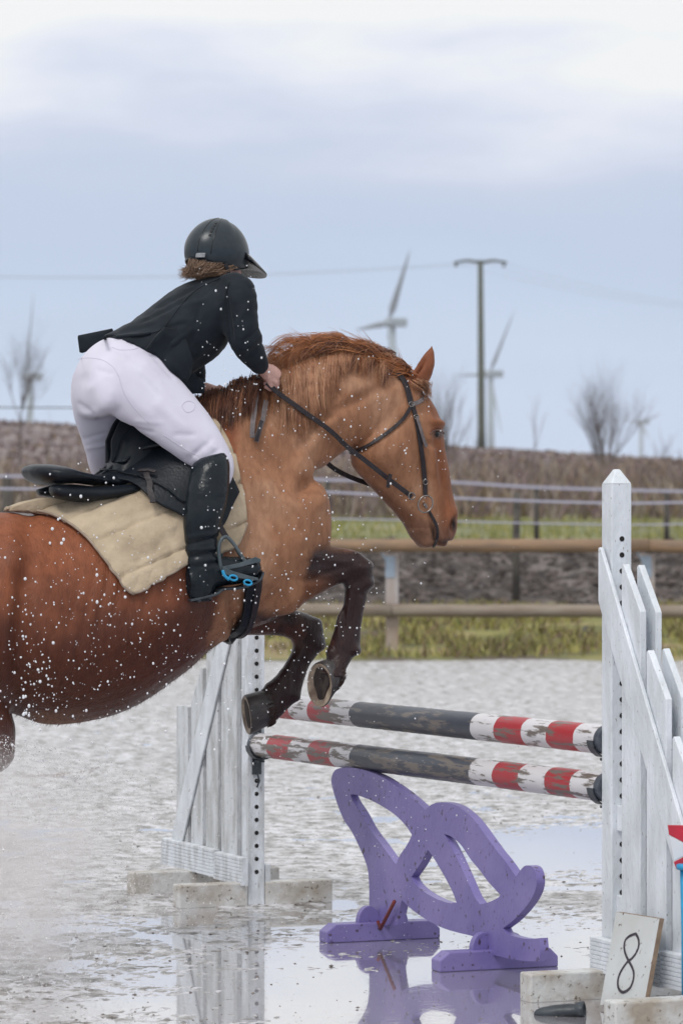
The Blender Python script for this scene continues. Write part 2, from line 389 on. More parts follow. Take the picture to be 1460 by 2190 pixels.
# standing water
me = bpy.data.meshes.new('puddle_water'); me.from_pydata([(-9, 3, 0), (9, 3, 0), (9, 30, 0), (-9, 30, 0)], [], [(0, 1, 2, 3)])
MWt = bpy.data.materials.new('muddy_water'); MWt.use_nodes = True; t = MWt.node_tree; L = t.links.new; B = t.nodes['Principled BSDF']
B.inputs['Base Color'].default_value = (.34, .32, .34, 1); B.inputs['Roughness'].default_value = .03; B.inputs['IOR'].default_value = 1.6; B.inputs['Specular IOR Level'].default_value = 1.0; B.inputs['Coat Weight'].default_value = 1.0; B.inputs['Coat Roughness'].default_value = .02
geo = gn('ShaderNodeNewGeometry'); bp = gn('ShaderNodeBump'); bp.inputs['Strength'].default_value = .13; bp.inputs['Distance'].default_value = .01
L(gnoise(26, 4, (1, .6, 1)), bp.inputs['Height']); L(bp.outputs[0], B.inputs['Normal'])
tag(new_obj('water', me, MWt), kind='structure')
exec_marker = None

# loose clods and pebbles on the sand
mb = MB(); rc = np.random.RandomState(5)
for i in range(3600):
    Y = 11.0 + rc.rand() ** 1.6 * 10; X = (rc.rand() - .5) * 2.2 * Y * .1 * 1.0
    r = .0015 + .006 * rc.rand() ** 5
    z = float(gheight(np.array([X]), np.array([Y]))[0]); z = max(z, -.002)
    a = rc.rand() * 6.28; vs = []
    for dx, dy, dz in ((1, 0, 0), (-.8, .3, 0), (0, 1, .1), (.1, -1, 0), (0, 0, .9), (0, 0, -.5)):
        q = .7 + .6 * rc.rand(); vs.append((X + r * q * 1.4 * (dx * math.cos(a) - dy * math.sin(a)), Y + r * q * 1.4 * (dx * math.sin(a) + dy * math.cos(a)), z + r * q * dz * .8))
    mb.add(vs, [(0, 2, 4), (2, 1, 4), (1, 3, 4), (3, 0, 4), (2, 0, 5), (1, 2, 5), (3, 1, 5), (0, 3, 5)])
M_clod = mat('clod', (.10, .08, .07), (.24, .21, .19), rough=.6, scale=9)
tag(mb.build('gravel', M_clod, smooth=True), 'small dark clods and grit scattered over the wet sand', 'gravel', kind='stuff')

# ------------------------------------------------------------------ vegetation
def gz1(X, Y): return float(gheight(np.array([float(X)]), np.array([float(Y)]))[0])
def blades(name, label, cat, n, ymin, ymax, h, w, mats, seed, xk=.105, lean=.5, z_off=0):
    r = np.random.RandomState(seed); mb = MB()
    Yr = ymin + (ymax - ymin) * r.rand(n); Xr = (r.rand(n) - .5) * 2 * xk * Yr; Zr = gheight(Xr, Yr)
    cl = vnoise(np.stack([Xr * 1.3, Yr * 1.3, Yr * 0], 1))
    for i in range(n):
        if cl[i] < .25 + .3 * r.rand(): continue
        hh = h * (.4 + r.rand()) * (.5 + cl[i]); a = r.rand() * 6.28; lx, ly = math.cos(a) * lean * hh * r.rand(), math.sin(a) * lean * hh * r.rand()
        X, Y, Z = Xr[i], Yr[i], Zr[i] - .02; ww = w * (.6 + .8 * r.rand())
        mb.cur = int(r.rand() * len(mats))
        mb.add([(X - ww, Y, Z), (X + ww, Y, Z), (X + ww * .6 + lx * .5, Y + ly * .5, Z + hh * .6), (X + lx, Y + ly, Z + hh), (X - ww * .6 + lx * .5, Y + ly * .5, Z + hh * .6)], [(0, 1, 2, 4), (4, 2, 3)])
    return tag(mb.build(name, mats), label, cat, kind='stuff')
M_g1 = mat('grass_green', (.15, .175, .05), (.22, .22, .07), rough=.7, scale=2)
M_g2 = mat('grass_yellow', (.38, .34, .09), (.27, .25, .08), rough=.7, scale=2)
M_g3 = mat('grass_dry', (.24, .17, .10), (.15, .11, .07), rough=.8, scale=2)
M_g4 = mat('scrub_stems', (.20, .155, .135), (.15, .115, .105), rough=.85, scale=2)
M_g5 = mat('scrub_pale', (.36, .31, .25), (.26, .21, .17), rough=.85, scale=2)
M_mudc = mat('mud_clods', (.034, .025, .021), (.12, .097, .088), rough=.75, spec=.25, scale=1.6, lo=.42, hi=.6)
M_g6 = mat('scrub_red', (.19, .125, .125), (.15, .105, .105), rough=.85, scale=2)
blades('grass', 'rough green and yellow grass growing on the bank below the wooden fence', 'grass', 19000, 38.5, 46, .12, .010, [M_g1, M_g2, M_g2, M_g3, M_g3], 1, lean=1.5)
blades('meadow_grass', 'strip of short green grass beyond the rutted mud', 'grass', 9000, 78, 112, .16, .015, [M_g1, M_g1, M_g2], 2)
blades('dry_scrub', 'tall dry grass and bramble stems at the foot of the brown hill', 'scrub', 16000, 108, 150, .85, .05, [M_g4, M_g5, M_g6, M_g3], 3, lean=1.1)
blades('hill_scrub', 'low reddish brown stems covering the hillside', 'scrub', 9000, 145, 302, .16, .14, [M_g4, M_g6, M_g6, M_g3], 4, lean=1.5, xk=.11)

mb = MB(); rc = np.random.RandomState(15)
for i in range(6000):
    Y = 46 + 34 * rc.rand(); X = (rc.rand() - .5) * .23 * Y; r = .02 + .075 * rc.rand() ** 3; z = float(terr(np.array([X]), np.array([Y]))[0]); a = rc.rand() * 6.28; vs = []
    for dx, dy, dz in ((1, 0, 0), (-.8, .3, 0), (0, 1, .1), (.1, -1, 0), (0, 0, .8), (0, 0, -.5)):
        q = .6 + .8 * rc.rand(); vs.append((X + r * q * 1.5 * (dx * math.cos(a) - dy * math.sin(a)), Y + r * q * 1.5 * (dx * math.sin(a) + dy * math.cos(a)), z + .06 + r * q * dz))
    mb.add(vs, [(0, 2, 4), (2, 1, 4), (1, 3, 4), (3, 0, 4), (2, 0, 5), (1, 2, 5), (3, 1, 5), (0, 3, 5)])
tag(mb.build('mud_clods', M_mudc), 'dark churned clods of mud in the paddock beyond the wooden fence', 'mud', kind='stuff')

def bare_tree(px, Y, base_h, spread, nlimb, label, depth=4, seed=0, multi=True, thick=.05, dens=3):
    r = random.Random(seed); X = (px - CX) / FPX * Y; z = gz1(X, Y) - .1
    root = empty('bare_tree', (X, Y, z), label, 'tree', None)
    tk = MB(); tw = MB()
    def br(p, d, ln, rad, lv):
        pts = [p]; rs = [rad]; n = 4; q = p.copy(); dd = d.copy()
        for i in range(n):
            dd = (dd + Vector((r.uniform(-.16, .16), r.uniform(-.16, .16), r.uniform(-.02, .14)))).normalized()
            q = q + dd * ln / n; pts.append(q.copy()); rs.append(rad * (1 - .17 * (i + 1)))
        (tk if lv == 0 else tw).tube(pts, rs, 5 if lv < 2 else 3, cap=False)
        if lv < depth:
            for i in range(dens + (1 if lv == 0 else 0)):
                k = r.uniform(.35, 1); j = min(int(k * n), n - 1); bp_ = pts[j].lerp(pts[j + 1], k * n - j)
                nd = (dd + Vector((r.uniform(-1, 1), r.uniform(-1, 1), r.uniform(-.1, .6))) * spread).normalized()
                br(bp_, nd, ln * r.uniform(.45, .72), rs[j] * .55, lv + 1)
    if multi:
        for i in range(nlimb):
            a = r.uniform(0, 6.28); s_ = r.uniform(.1, 1) * spread
            br(Vector((X, Y, z)) + Vector((math.cos(a), math.sin(a), 0)) * .1, Vector((math.cos(a) * s_, math.sin(a) * s_, 1)).normalized(), base_h * r.uniform(.45, .6), thick, 0)
    else: br(Vector((X, Y, z)), Vector((.02, 0, 1)), base_h * .62, thick, 0)
    tk.build('trunk', M_bark, root); tw.build('crown', M_twig, root)
    return root
bare_tree(1290, 190, 5.3, .80, 20, 'wide leafless bush fanning upward on the hill crest left of the right post top', seed=2, thick=.035, dens=4)
bare_tree(958, 150, 5.0, .42, 7, 'leafless thicket of upright twigs right behind the horse face', seed=4, thick=.045, dens=4)
bare_tree(1138, 200, 4.0, .35, 1, 'thin leafless sapling between the utility pole and the wide bush', seed=5, multi=False, thick=.05, dens=3)
bare_tree(38, 160, 5.6, .55, 1, 'leafless young tree at the left edge of the picture', seed=6, multi=False, thick=.07, dens=6)
bare_tree(105, 175, 2.8, .3, 1, 'low thin sapling just left of the rider back', seed=8, multi=False, thick=.03, dens=3)
bare_tree(1420, 200, 2.6, .5, 3, 'small faint bush at the right edge beyond the right post', seed=9, thick=.03, depth=3)
bare_tree(1000, 165, 3.0, .4, 3, 'short leafless shrub at the foot of the utility pole', seed=12, thick=.03)

# ------------------------------------------------------------------ wind turbines
def turbine(hx, hy, Y, tips, label, blade_w=2.6, tower_x=0):
    k = Y / FPX; hub = P(hx, hy, Y); gz_ = float(terr(np.array([hub.x]), np.array([Y]))[0])
    root = empty('wind_turbine', (hub.x, Y, gz_), label, 'wind turbine', 'wind turbines on the horizon')
    m = MB(); tx = hub.x + tower_x * k; m.tube([(tx, Y + 6, gz_), (tx, Y + 6, gz_ + (hub.z - gz_) * .5), (tx, Y + 6, hub.z - 1)], [2.3, 1.9, 1.4], 14); m.build('tower', M_turb, root, True)
    m = MB(); m.box((tx + 1.5 , Y + 5, hub.z + .4), (4.6, 1, 0), (-.6, 2.2, 0), (0, 0, 1.9)); m.build('nacelle', M_turb, root, False, bevel=.6)
    m = MB(); v = ellipsoid(hub, (2.2, 0, 0), (0, 2.2, 0), (0, 0, 2.2), 12, 8); v.build('hub', M_turb, root, True)
    for dx, dy in tips:
        tip = hub + Vector((dx * k, 0, -dy * k)); L_ = (tip - hub).length
        full = 40 * Y / 1660 if False else max(L_, 1)
        # the rotor plane is turned away: depth makes up the blade's real length
        want = 196 * k * .98; dep = math.sqrt(max(want ** 2 - L_ ** 2, 0)); tip = tip + Vector((0, -dep if dx > 0 else dep, 0))
        ax = (tip - hub).normalized(); sdv = ax.cross(Vector((0, 1, .2))).normalized(); m = MB()
        pts = [(0, .9), (.08, 1.0), (.2, blade_w*.75), (.5, blade_w * .5), (.8, blade_w * .28), (1, .15)]
        vs = []; fs = []
        for a, w in pts:
            p = hub + (tip - hub) * a; n2 = ax.cross(sdv)
            vs += [p - sdv * w * .5, p + n2 * w * .14, p + sdv * w * .5, p - n2 * w * .14]
        for i in range(len(pts) - 1):
            for q in range(4): fs.append((i * 4 + q, i * 4 + (q + 1) % 4, i * 4 + 4 + (q + 1) % 4, i * 4 + 4 + q))
        m.add(vs, fs); m.build('blade', M_turb, root, True)
    return root
turbine(830, 690, 1660, [(45, -150), (-70, 7), (28, 150)], 'nearest wind turbine, its grey rotor above the horse mane', 4.2, 9)
turbine(1046, 800, 1970, [(47, -128), (-68, -3), (20, 130)], 'fainter wind turbine half hidden behind the utility pole', 2.6, 4)
turbine(56, 806, 1900, [(22, -200 * .88), (34, 20), (-20, 60)], 'faint wind turbine behind the leafless young tree at the left edge', 1.7, 6)
turbine(1370, 903, 3000, [(26, -14), (-24, -8), (2, 40)], 'smallest and farthest wind turbine, right of the wide leafless bush', 4, 2)

# ------------------------------------------------------------------ utility pole and cables
Yp = 300; up = P(1029, 950, Yp); root = empty('utility_pole', (up.x, Yp, gz1(up.x, Yp)), 'tall dark utility pole with a wide crossarm standing on the hill crest', 'utility pole')
m = MB(); top = P(1027, 556, Yp); m.tube([(up.x, Yp, gz1(up.x, Yp) - .3), (up.x, Yp, 8), (top.x, Yp, top.z)], [.36, .3, .2], 10); m.build('pole', M_pole_util, root, True)
m = MB()
for sx in (-1, 1):
    a = P(1027, 561, Yp); b = P(1027 + sx * 57, 562 - 1, Yp); m.tube([a, P(1027 + sx * 28, 556.5, Yp), b], [.12, .11, .08], 6)
m.build('crossarm', M_pole_util, root, True)
for q in (-52, 0, 50):
    m = MB(); a = P(1027 + q, 561, Yp); m.tube([a, a + Vector((0, 0, -.35))], [.09, .12], 8); m.build('insulator', M_pole_util, root, True)
def cable(a, b, sag, r, label, nm='overhead_cable', mt=None):
    m = MB(); pts = []
    for i in range(25):
        t_ = i / 24; p = Vector(a).lerp(Vector(b), t_); p.z -= sag * 4 * t_ * (1 - t_); pts.append(p)
    m.tube(pts, r, 5); return tag(m.build(nm, mt or M_pole_util, None, True), label, 'cable', 'power cables')
for q, lb in ((-52, 'leftmost'), (0, 'middle'), (50, 'rightmost')):
    a = P(1027 + q, 562, Yp)
    cable(a, P(-260 + q * .3, 584 + q * .05, 330), .7, .007, 'thin power cable running left across the sky from the %s insulator of the utility pole' % lb)
    cable(a, P(1620 + q, 668 + q * .02, 290), .6, .007, 'thin power cable running right across the sky from the %s insulator of the utility pole' % lb)
cable(P(-120, 871, 75), P(470, 873, 75), 0, .013, 'dark wire crossing the sky just above the hill behind the rider')

# ------------------------------------------------------------------ wooden arena fence
def rail(pxa, pya, pxb, pyb, Y, r, name, mt, root, flat=1.0):
    a, b = P(pxa, pya, Y), P(pxb, pyb, Y); m = MB(); pts = [a.lerp(b, i / 12) + Vector((0, 0, rnd.uniform(-.006, .006))) for i in range(13)]
    m.tube(pts, r, 12); return m.build(name, mt, root, True)
YF = 39.2
fr = empty('wooden_fence', (0, YF, 0), 'brown wooden post and rail fence with two rails along the far side of the arena', 'fence')
rail(-500, 1166, 1386, 1166, YF - .18, .068, 'rail', M_wood, fr); rail(1387, 1168, 2100, 1170, YF - .18, .066, 'rail', M_wood, fr)
rail(-500, 1306, 838, 1305, YF - .12, .066, 'rail', M_woodg, fr); rail(839, 1306, 2100, 1310, YF - .12, .066, 'rail', M_woodg, fr)
for px in (-256, 291, 838, 1385, 1932):
    p = P(px, 1405, YF); zt = P(px, 1186, YF).z; m = MB(); m.box((p.x, YF, (zt + p.z) / 2 - .1), (.066, 0, 0), (0, .06, 0), (0, 0, (zt - p.z) / 2 + .1)); ps = m.build('post', M_postw, fr, False, bevel=.01)
    m = MB(); q = P(px - 2, 1212, YF); m.box((q.x - .01, YF - .066, q.z), (.05, 0, 0), (0, .004, 0), (0, 0, .11)); m.tube([P(px - 12, 1200, YF - .08), P(px - 26, 1176, YF - .1)], .012, 6); m.build('bracket', M_galv, fr)
m = MB(); a = P(1230, 1412, 40.2); b = P(1253, 1340, 40.4); m.tube([a, a.lerp(b, .5) + Vector((-.01, 0, 0)), b], [.045, .035, .022], 7)
tag(m.build('stake', M_dpost, None, True), 'dark leaning stake stuck in the grass bank under the lower rail', 'stake')

# white tape fences behind
def tape(pts, r, root, nm='tape'):
    m = MB(); sp_ = [Vector(p) for p in spline([tuple(p) for p in pts], 5)]; m.ribbon(sp_, r, Vector((0, -1, 0)), .004); return m.build(nm, M_tape, root)
ef = empty('electric_fence', (P(1103, 1297, 50).x, 50, .25), 'nearer white tape fence with dark wooden posts beside the mud', 'fence')
for px, tp in ((-380, 1040), (120, 1045), (612, 1048), (1103, 1052), (1594, 1056)):
    p = P(px, 1297, 50); m = MB(); zt = P(px, tp, 50).z; g0 = gz1(p.x, 50) - .2; m.tube([(p.x, 50, g0), (p.x, 50, (zt + g0) / 2), (p.x + .01, 50, zt)], [.055, .05, .047], 9); m.build('post', M_dpost, ef, True)
tape([P(x, y, 49.9) for x, y in ((-380, 1040), (120, 1046), (612, 1050), (860, 1060), (1103, 1070), (1350, 1076), (1594, 1070))], .016, ef)
tape([P(x, y, 49.9) for x, y in ((-380, 1095), (120, 1102), (612, 1108), (860, 1112), (1103, 1118), (1350, 1122), (1594, 1118))], .010, ef)
ef2 = empty('electric_fence', (P(1147, 1130, 78).x, 78, .8), 'farther white tape fence with thin posts in front of the dry scrub', 'fence')
for px, tp in ((15, 1022), (700, 1028), (960, 1030), (1147, 1036), (1425, 1045)):
    p = P(px, 1160, 78); m = MB(); zt = P(px, tp, 78).z; w = .11 if px == 15 else .06; m.tube([(p.x, 78, gz1(p.x, 78) - .2), (p.x, 78, zt)], [w, w * .9], 8); m.build('post', M_dpost, ef2, True)
tape([P(x, y, 77.9) for x, y in ((-200, 1012), (15, 1018), (400, 1020), (700, 1026), (960, 1031), (1147, 1042), (1425, 1050), (1600, 1052))], .030, ef2)

# ------------------------------------------------------------------ jump stands
DD = Vector((math.sin(TH), -math.cos(TH), 0))        # along the pole, towards the viewer
UP = Vector((0, 0, 1))
M_white3 = mat('white_paint_shaded', (.65, .67, .70), (.47, .48, .48), rough=.5, scale=6, stretch=(4, 4, 1), bump=.6, bscale=34, detail=9, c3=(.16, .14, .12), s3=40, t3=(.66, .74), lo=.42, hi=.6)  # darker copy of the worn white, shade on the pickets painted in
def stand(C, O, label, tops, seed, nholes, worn, split, wo=.545, oa=-.31, ob=.31):
    r = random.Random(seed); C = Vector(C); root = empty('jump_stand', C, label, 'jump stand', 'white winged jump stands')
    mw = M_white2 if worn else M_white; hh = .035
    # slotted post (hole face looks along the pole towards the viewer)
    m = MB(); H = 1.60
    m.box(C + UP * H / 2, FW * hh, DD * hh, UP * H / 2)
    b0 = len(m.v); top = [C + UP * H + FW * hh * i + DD * hh * j for i, j in ((-1, -1), (1, -1), (1, 1), (-1, 1))]
    m.add(top + [C + UP * (H + .045) + FW * hh * .25 * i + DD * hh * .25 * j for i, j in ((-1, -1), (1, -1), (1, 1), (-1, 1))], [(0, 1, 5, 4), (1, 2, 6, 5), (2, 3, 7, 6), (3, 0, 4, 7), (4, 5, 6, 7)])
    m.build('post', mw, root, bevel=.004)
    for i in range(nholes):
        z = 1.428 - .05 * i
        if z < .08: break
        c = C + UP * z + FW * .001 + DD * (hh - .002); vs = [c + (FW * math.cos(a) + UP * math.sin(a)) * .0085 + DD * d_ for d_ in (0, .003) for a in [k * math.pi / 7 for k in range(14)]]
        m = MB(); m.add(vs, [tuple(range(14)), tuple(range(14, 28))] + [(k, (k + 1) % 14, 14 + (k + 1) % 14, 14 + k) for k in range(14)])
        m.build('peg_hole', M_hole, root)
    def pl(poly, n0, n1, name, mm, bev=.003, nn=1):
        # a board: polygon in (distance out along the wing, height), between two offsets towards the take-off side
        m = MB(); k = len(poly)
        vs = [C + O * w - FW * n0 + UP * z for w, z in poly] + [C + O * w - FW * n1 + UP * z for w, z in poly]
        m.add(vs, [tuple(range(k)), tuple(range(k, 2 * k))[::-1]] + [(i, (i + 1) % k, k + (i + 1) % k, k + i) for i in range(k)])
        return m.build(name, mm, root, bevel=bev)
    ws = [(.075 if worn else .113, .24), (.28, .41), (.45, .58), (.62, .75)]
    for layer, (n0, n1) in enumerate(((.018, .040), (-.035, -.013))):
        for (a, b), (zt, fl) in zip(ws, tops):
            j = r.uniform(-.008, .008)
            drop = .012 if fl else .145
            pl([(a, .10), (b, .10), (b, zt - drop + j), (b - .004, zt - drop + .006 + j), (a + .012, zt + j), (a, zt - .006 + j)], n0, n1, 'picket', M_white3 if worn else mw)
    pl([(.03, .24), (.80, .24), (.80, .32), (.03, .32)], -.012, .017, 'rail', mw)
    pl([(.035, .52), (.66, .52), (.66, .60), (.035, .60)], -.012, .017, 'rail', mw)
    pl([(-.02, 1.40), (-.02, 1.235), (.03, 1.15), (.66, .19), (.78, .19), (.775, .22), (.0, 1.395), (-.01, 1.402)], .0415, .0505 if worn else .0545, 'diagonal_brace', M_white)
    for k in range(7):                                  # grooved bottom board
        z0 = .08 + k * .0145
        pass
    m = MB(); n = 8; w0, w1 = -.055, .86
    for half, (wa, wb, dz) in enumerate(((w0, split, 0), (split + .003, w1, .006))):
        prof = []; zs = .078 + dz; 
        for k in range(n): prof += [(.066, zs + k * .0135 + .001), (.066, zs + k * .0135 + .0105), (.0625, zs + k * .0135 + .012)]
        prof = [(.0415, zs)] + prof + [(.0415, zs + n * .0135)]
        kx = len(prof); vs = [C + O * wa - FW * p + UP * z for p, z in prof] + [C + O * wb - FW * p + UP * z for p, z in prof]
        m.add(vs, [tuple(range(kx)), tuple(range(kx, 2 * kx))[::-1]] + [(i, (i + 1) % kx, kx + (i + 1) % kx, kx + i) for i in range(kx)])
    m.build('bottom_board', mw, root)
    for w in (0, wo):
        for sgn in ((-1, 1) if w == 0 else (0,)):
            # the post stands between the two halves of its beam
            if w == 0: a, b = (.036 * sgn, .315 * sgn)
            else: a, b = (oa, ob)
            c = C + O * w + FW * (a + b) / 2 + UP * .042; 
            q = MB(); q.box(c, FW * abs(b - a) / 2, DD * .04, UP * .046); q.build('base_beam', M_base, root, bevel=.006)
    m = MB(); m.box(C + O * .0 + FW * .05 + UP * .105, FW * .012, DD * .03, UP * .05); m.build('block', mw, root, bevel=.003)
    return root
CL = P(541, 1933, 14.62); CL.z = 0
CR = P(1318, 2132, 11.85); CR.z = 0
stand(CL, -DD, 'farther white jump stand, its picket wing half hidden below the horse', [(1.36, 0), (1.10, 0), (.90, 0), (.735, 1)], 3, 30, True, .25)
stand(CR, DD, 'nearer white jump stand at the right edge with stepped pickets', [(1.356, 0), (1.098, 0), (.84, 0), (.58, 0)], 4, 30, False, .42, .70, -.375, .25)

# ------------------------------------------------------------------ poles
def pole_pt(px):
    # point on the fence line seen at that picture column
    a = (px - CX) / FPX; C0 = CL + DD * .06; d = (CR - CL).normalized()
    # a*(Cy+s dy) = Cx + s dx
    s = (a * C0.y - C0.x) / (d.x - a * d.y); return s
d_p = (CR - CL).normalized(); P0 = CL + DD * .0
def jump_pole(za, zb, stops, label, seed, wear, s0, s1, off):
    A = CL + DD * .06; r_ = .046
    o0 = pole_pt(s0); o1 = pole_pt(s1); Lp = o1 - o0
    seg = 24; n = 120; vs = []; fs = []
    rr = np.random.RandomState(seed); zf = lambda s: za + (zb - za) * s / Lp
    b = UP; a = FW
    for i in range(n + 1):
        s = Lp * i / n; c = A + d_p * (o0 + s) + UP * zf(s) - FW * off
        for k in range(seg):
            an = 2 * math.pi * k / seg; q = r_ * (1 + .03 * (rr.rand() - .5)) * (1 if 0 < i < n else .93)
            vs.append(c + (a * math.cos(an) + b * math.sin(an)) * q)
    for i in range(n):
        for k in range(seg): fs.append((i * seg + k, i * seg + (k + 1) % seg, (i + 1) * seg + (k + 1) % seg, (i + 1) * seg + k))
    fs += [tuple(range(seg))[::-1], tuple(n * seg + k for k in range(seg))]
    mb = MB(); mb.add(vs, fs); me = mb.mesh('pole')
    uv = me.attributes.new('along', 'FLOAT', 'POINT'); al = np.repeat(np.arange(n + 1) / n, seg).astype(np.float32); uv.data.foreach_set('value', al)
    m = bpy.data.materials.new('striped_paint'); m.use_nodes = True; t = m.node_tree; L = t.links.new; B_ = t.nodes['Principled BSDF']
    at = t.nodes.new('ShaderNodeAttribute'); at.attribute_name = 'along'; tcn = t.nodes.new('ShaderNodeTexCoord')
    n0 = t.nodes.new('ShaderNodeTexNoise'); n0.inputs['Scale'].default_value = 25; L(tcn.outputs['Object'], n0.inputs['Vector'])
    jt = t.nodes.new('ShaderNodeMath'); jt.operation = 'MULTIPLY_ADD'; jt.inputs[1].default_value = .006; L(n0.outputs[0], jt.inputs[0]); L(at.outputs['Fac'], jt.inputs[2])
    r1 = t.nodes.new('ShaderNodeValToRGB'); L(jt.outputs[0], r1.inputs[0]); r1.color_ramp.interpolation = 'CONSTANT'
    C_ = {'w': (.66, .64, .66), 'r': (.38, .022, .032), 'k': (.036, .042, .062)}
    ramp(r1, [(0, C_[stops[0][1]])] + [(min(.999, (pole_pt(x + 26) - o0) / Lp), C_[c]) for x, c in stops[1:]])
    # worn paint shows grey wood, streaks along the pole
    mp_ = t.nodes.new('ShaderNodeMapping'); mp_.inputs['Rotation'].default_value = (0, 0, -math.atan2(d_p.y, d_p.x)); L(tcn.outputs['Object'], mp_.inputs[0])
    mp2 = t.nodes.new('ShaderNodeMapping'); mp2.inputs['Scale'].default_value = (3.5, 26, 26); L(mp_.outputs[0], mp2.inputs[0])
    n1 = t.nodes.new('ShaderNodeTexNoise'); n1.inputs['Scale'].default_value = 1.7; n1.inputs['Detail'].default_value = 8; n1.inputs['Roughness'].default_value = .65; L(mp2.outputs[0], n1.inputs['Vector'])
    n2 = t.nodes.new('ShaderNodeTexNoise'); n2.inputs['Scale'].default_value = 3.2; n2.inputs['Detail'].default_value = 4; L(tcn.outputs['Object'], n2.inputs['Vector'])
    s_ = t.nodes.new('ShaderNodeMath'); s_.operation = 'MULTIPLY_ADD'; s_.inputs[1].default_value = .35; L(n2.outputs[0], s_.inputs[0]); L(n1.outputs[0], s_.inputs[2])
    mr_ = t.nodes.new('ShaderNodeMapRange'); mr_.inputs['From Min'].default_value = wear; mr_.inputs['From Max'].default_value = wear + .06; L(s_.outputs[0], mr_.inputs['Value'])
    mx = t.nodes.new('ShaderNodeMix'); mx.data_type = 'RGBA'; L(mr_.outputs[0], mx.inputs[0]); L(r1.outputs[0], mx.inputs[6]); mx.inputs[7].default_value = (.15, .125, .108, 1)
    L(mx.outputs[2], B_.inputs['Base Color']); B_.inputs['Roughness'].default_value = .38
    bpn = t.nodes.new('ShaderNodeBump'); bpn.inputs['Strength'].default_value = .6; bpn.inputs['Distance'].default_value = .003; L(n1.outputs[0], bpn.inputs['Height']); L(bpn.outputs[0], B_.inputs['Normal'])
    c0 = A + d_p * o0 + UP * za - FW * off; c1 = A + d_p * o1 + UP * zb - FW * off
    root = empty('jump_pole', (c0 + c1) / 2, label, 'jump pole', 'striped jump poles')
    new_obj('bar', me, m, root)
    for c, sg in ((c0, -1), (c1, 1)):
        q = MB(); q.tube([c - d_p * sg * .026, c + d_p * sg * .006], [.0472, .0472], 32); q.build('end_cap', M_capg, root, False, bevel=.002)
    return root
jump_pole(.775, .797, [(520, 'w'), (568, 'r'), (615, 'w'), (656, 'r'), (702, 'w'), (745, 'k'), (1005, 'w'), (1056, 'r'), (1115, 'w'), (1168, 'r'), (1228, 'w')], 'upper striped jump pole, brightest red and white, just below the hooves', 1, .735, 553, 1304, .0)
jump_pole(.618, .648, [(520, 'w'), (568, 'r'), (613, 'w'), (656, 'r'), (702, 'w'), (746, 'k'), (1003, 'w'), (1053, 'r'), (1108, 'w'), (1163, 'r'), (1218, 'w')], 'lower striped jump pole with badly worn paint above the purple filler', 2, .68, 553, 1304, .0)
# cups under the pole ends
for C_, sgn, zz in ((CL, 1, .775), (CL, 1, .618), (CR, -1, .797), (CR, -1, .648)):
    m = MB(); c = C_ + DD * sgn * .035 + UP * (zz - .05)
    pts = []
    for k in range(9):
        a = math.pi + math.pi * k / 8; pts.append(c + DD * sgn * .045 + UP * .048 + FW * math.cos(a) * .055 + UP * math.sin(a) * .055)
    m.ribbon(pts, .022, [UP] * 9, .004)
    m.box(c + DD * sgn * .004 - UP * .01, FW * .018, DD * .003, UP * .055); m.box(c + DD * sgn * .03 - UP * .012, FW * .012, DD * .028, UP * .004)
    m.tube([c + DD * sgn * .01 - UP * .06, c + DD * sgn * .012 - UP * .09 + FW * .008, c + DD * sgn * .006 - UP * .115], .004, 6)
    tag(m.build('jump_cup', M_rub, None), 'dark cup holding the %s end of the %s striped pole' % ('left' if C_ is CL else 'right', 'upper' if zz > .7 else 'lower'), 'jump cup', 'cups holding the poles')

# ------------------------------------------------------------------ purple filler board
def on_plane(px, py, A, dirv):
    # intersection of the picture ray with the vertical plane through A along dirv
    nn = dirv.cross(UP); r_ = Vector(((px - CX) / FPX, 1, -(py - HY) / FPX)); o = Vector((0, 0, EYE))
    t_ = (Vector(A) - o).dot(nn) / r_.dot(nn); return o + r_ * t_
FA = P(812, 2004, 13.42)
def zz6(l): return [(660 + x / 2.517, 1580 + y / 2.517) for x, y in l]
outer = zz6([(124, 205), (140, 172), (175, 158), (230, 157), (300, 170), (390, 205), (480, 262), (550, 315), (628, 385), (662, 355), (710, 343), (770, 352), (830, 385), (890, 440), (950, 520), (1000, 590), (1060, 665), (1115, 745), (1138, 710), (1165, 685), (1200, 690), (1220, 722), (1226, 780), (1208, 845), (1165, 910), (1105, 975), (1045, 1022), (1062, 1048), (1110, 1068), (1180, 1080), (1241, 1075), (1246, 1140), (1240, 1200), (1180, 1200), (1100, 1190), (1030, 1175), (960, 1160), (905, 1140), (908, 1095), (890, 1068), (800, 1045), (720, 1020), (640, 980), (560, 925), (500, 870), (487, 930), (478, 1005), (330, 1012), (325, 915), (325, 800), (318, 710), (300, 650), (270, 580), (230, 500), (190, 440), (160, 370), (137, 300), (122, 240)])
holes = [zz6(h) for h in ([(222, 300), (260, 305), (340, 335), (420, 380), (480, 425), (530, 480), (555, 520), (530, 570), (490, 630), (470, 678), (440, 640), (390, 570), (330, 490), (280, 400), (240, 340)],
    [(640, 600), (660, 625), (700, 690), (740, 760), (775, 830), (795, 885), (750, 885), (690, 865), (620, 825), (570, 780), (552, 745), (600, 675)],
    [(728, 515), (770, 530), (820, 575), (870, 650), (920, 710), (960, 765), (1000, 810), (1030, 842), (1015, 860), (960, 885), (920, 893), (890, 850), (850, 760), (800, 650), (762, 575)])]
fl = empty('jump_filler', (FA.x, FA.y, 0), 'purple cut-out filler of two looping fins standing under the striped poles', 'jump filler')
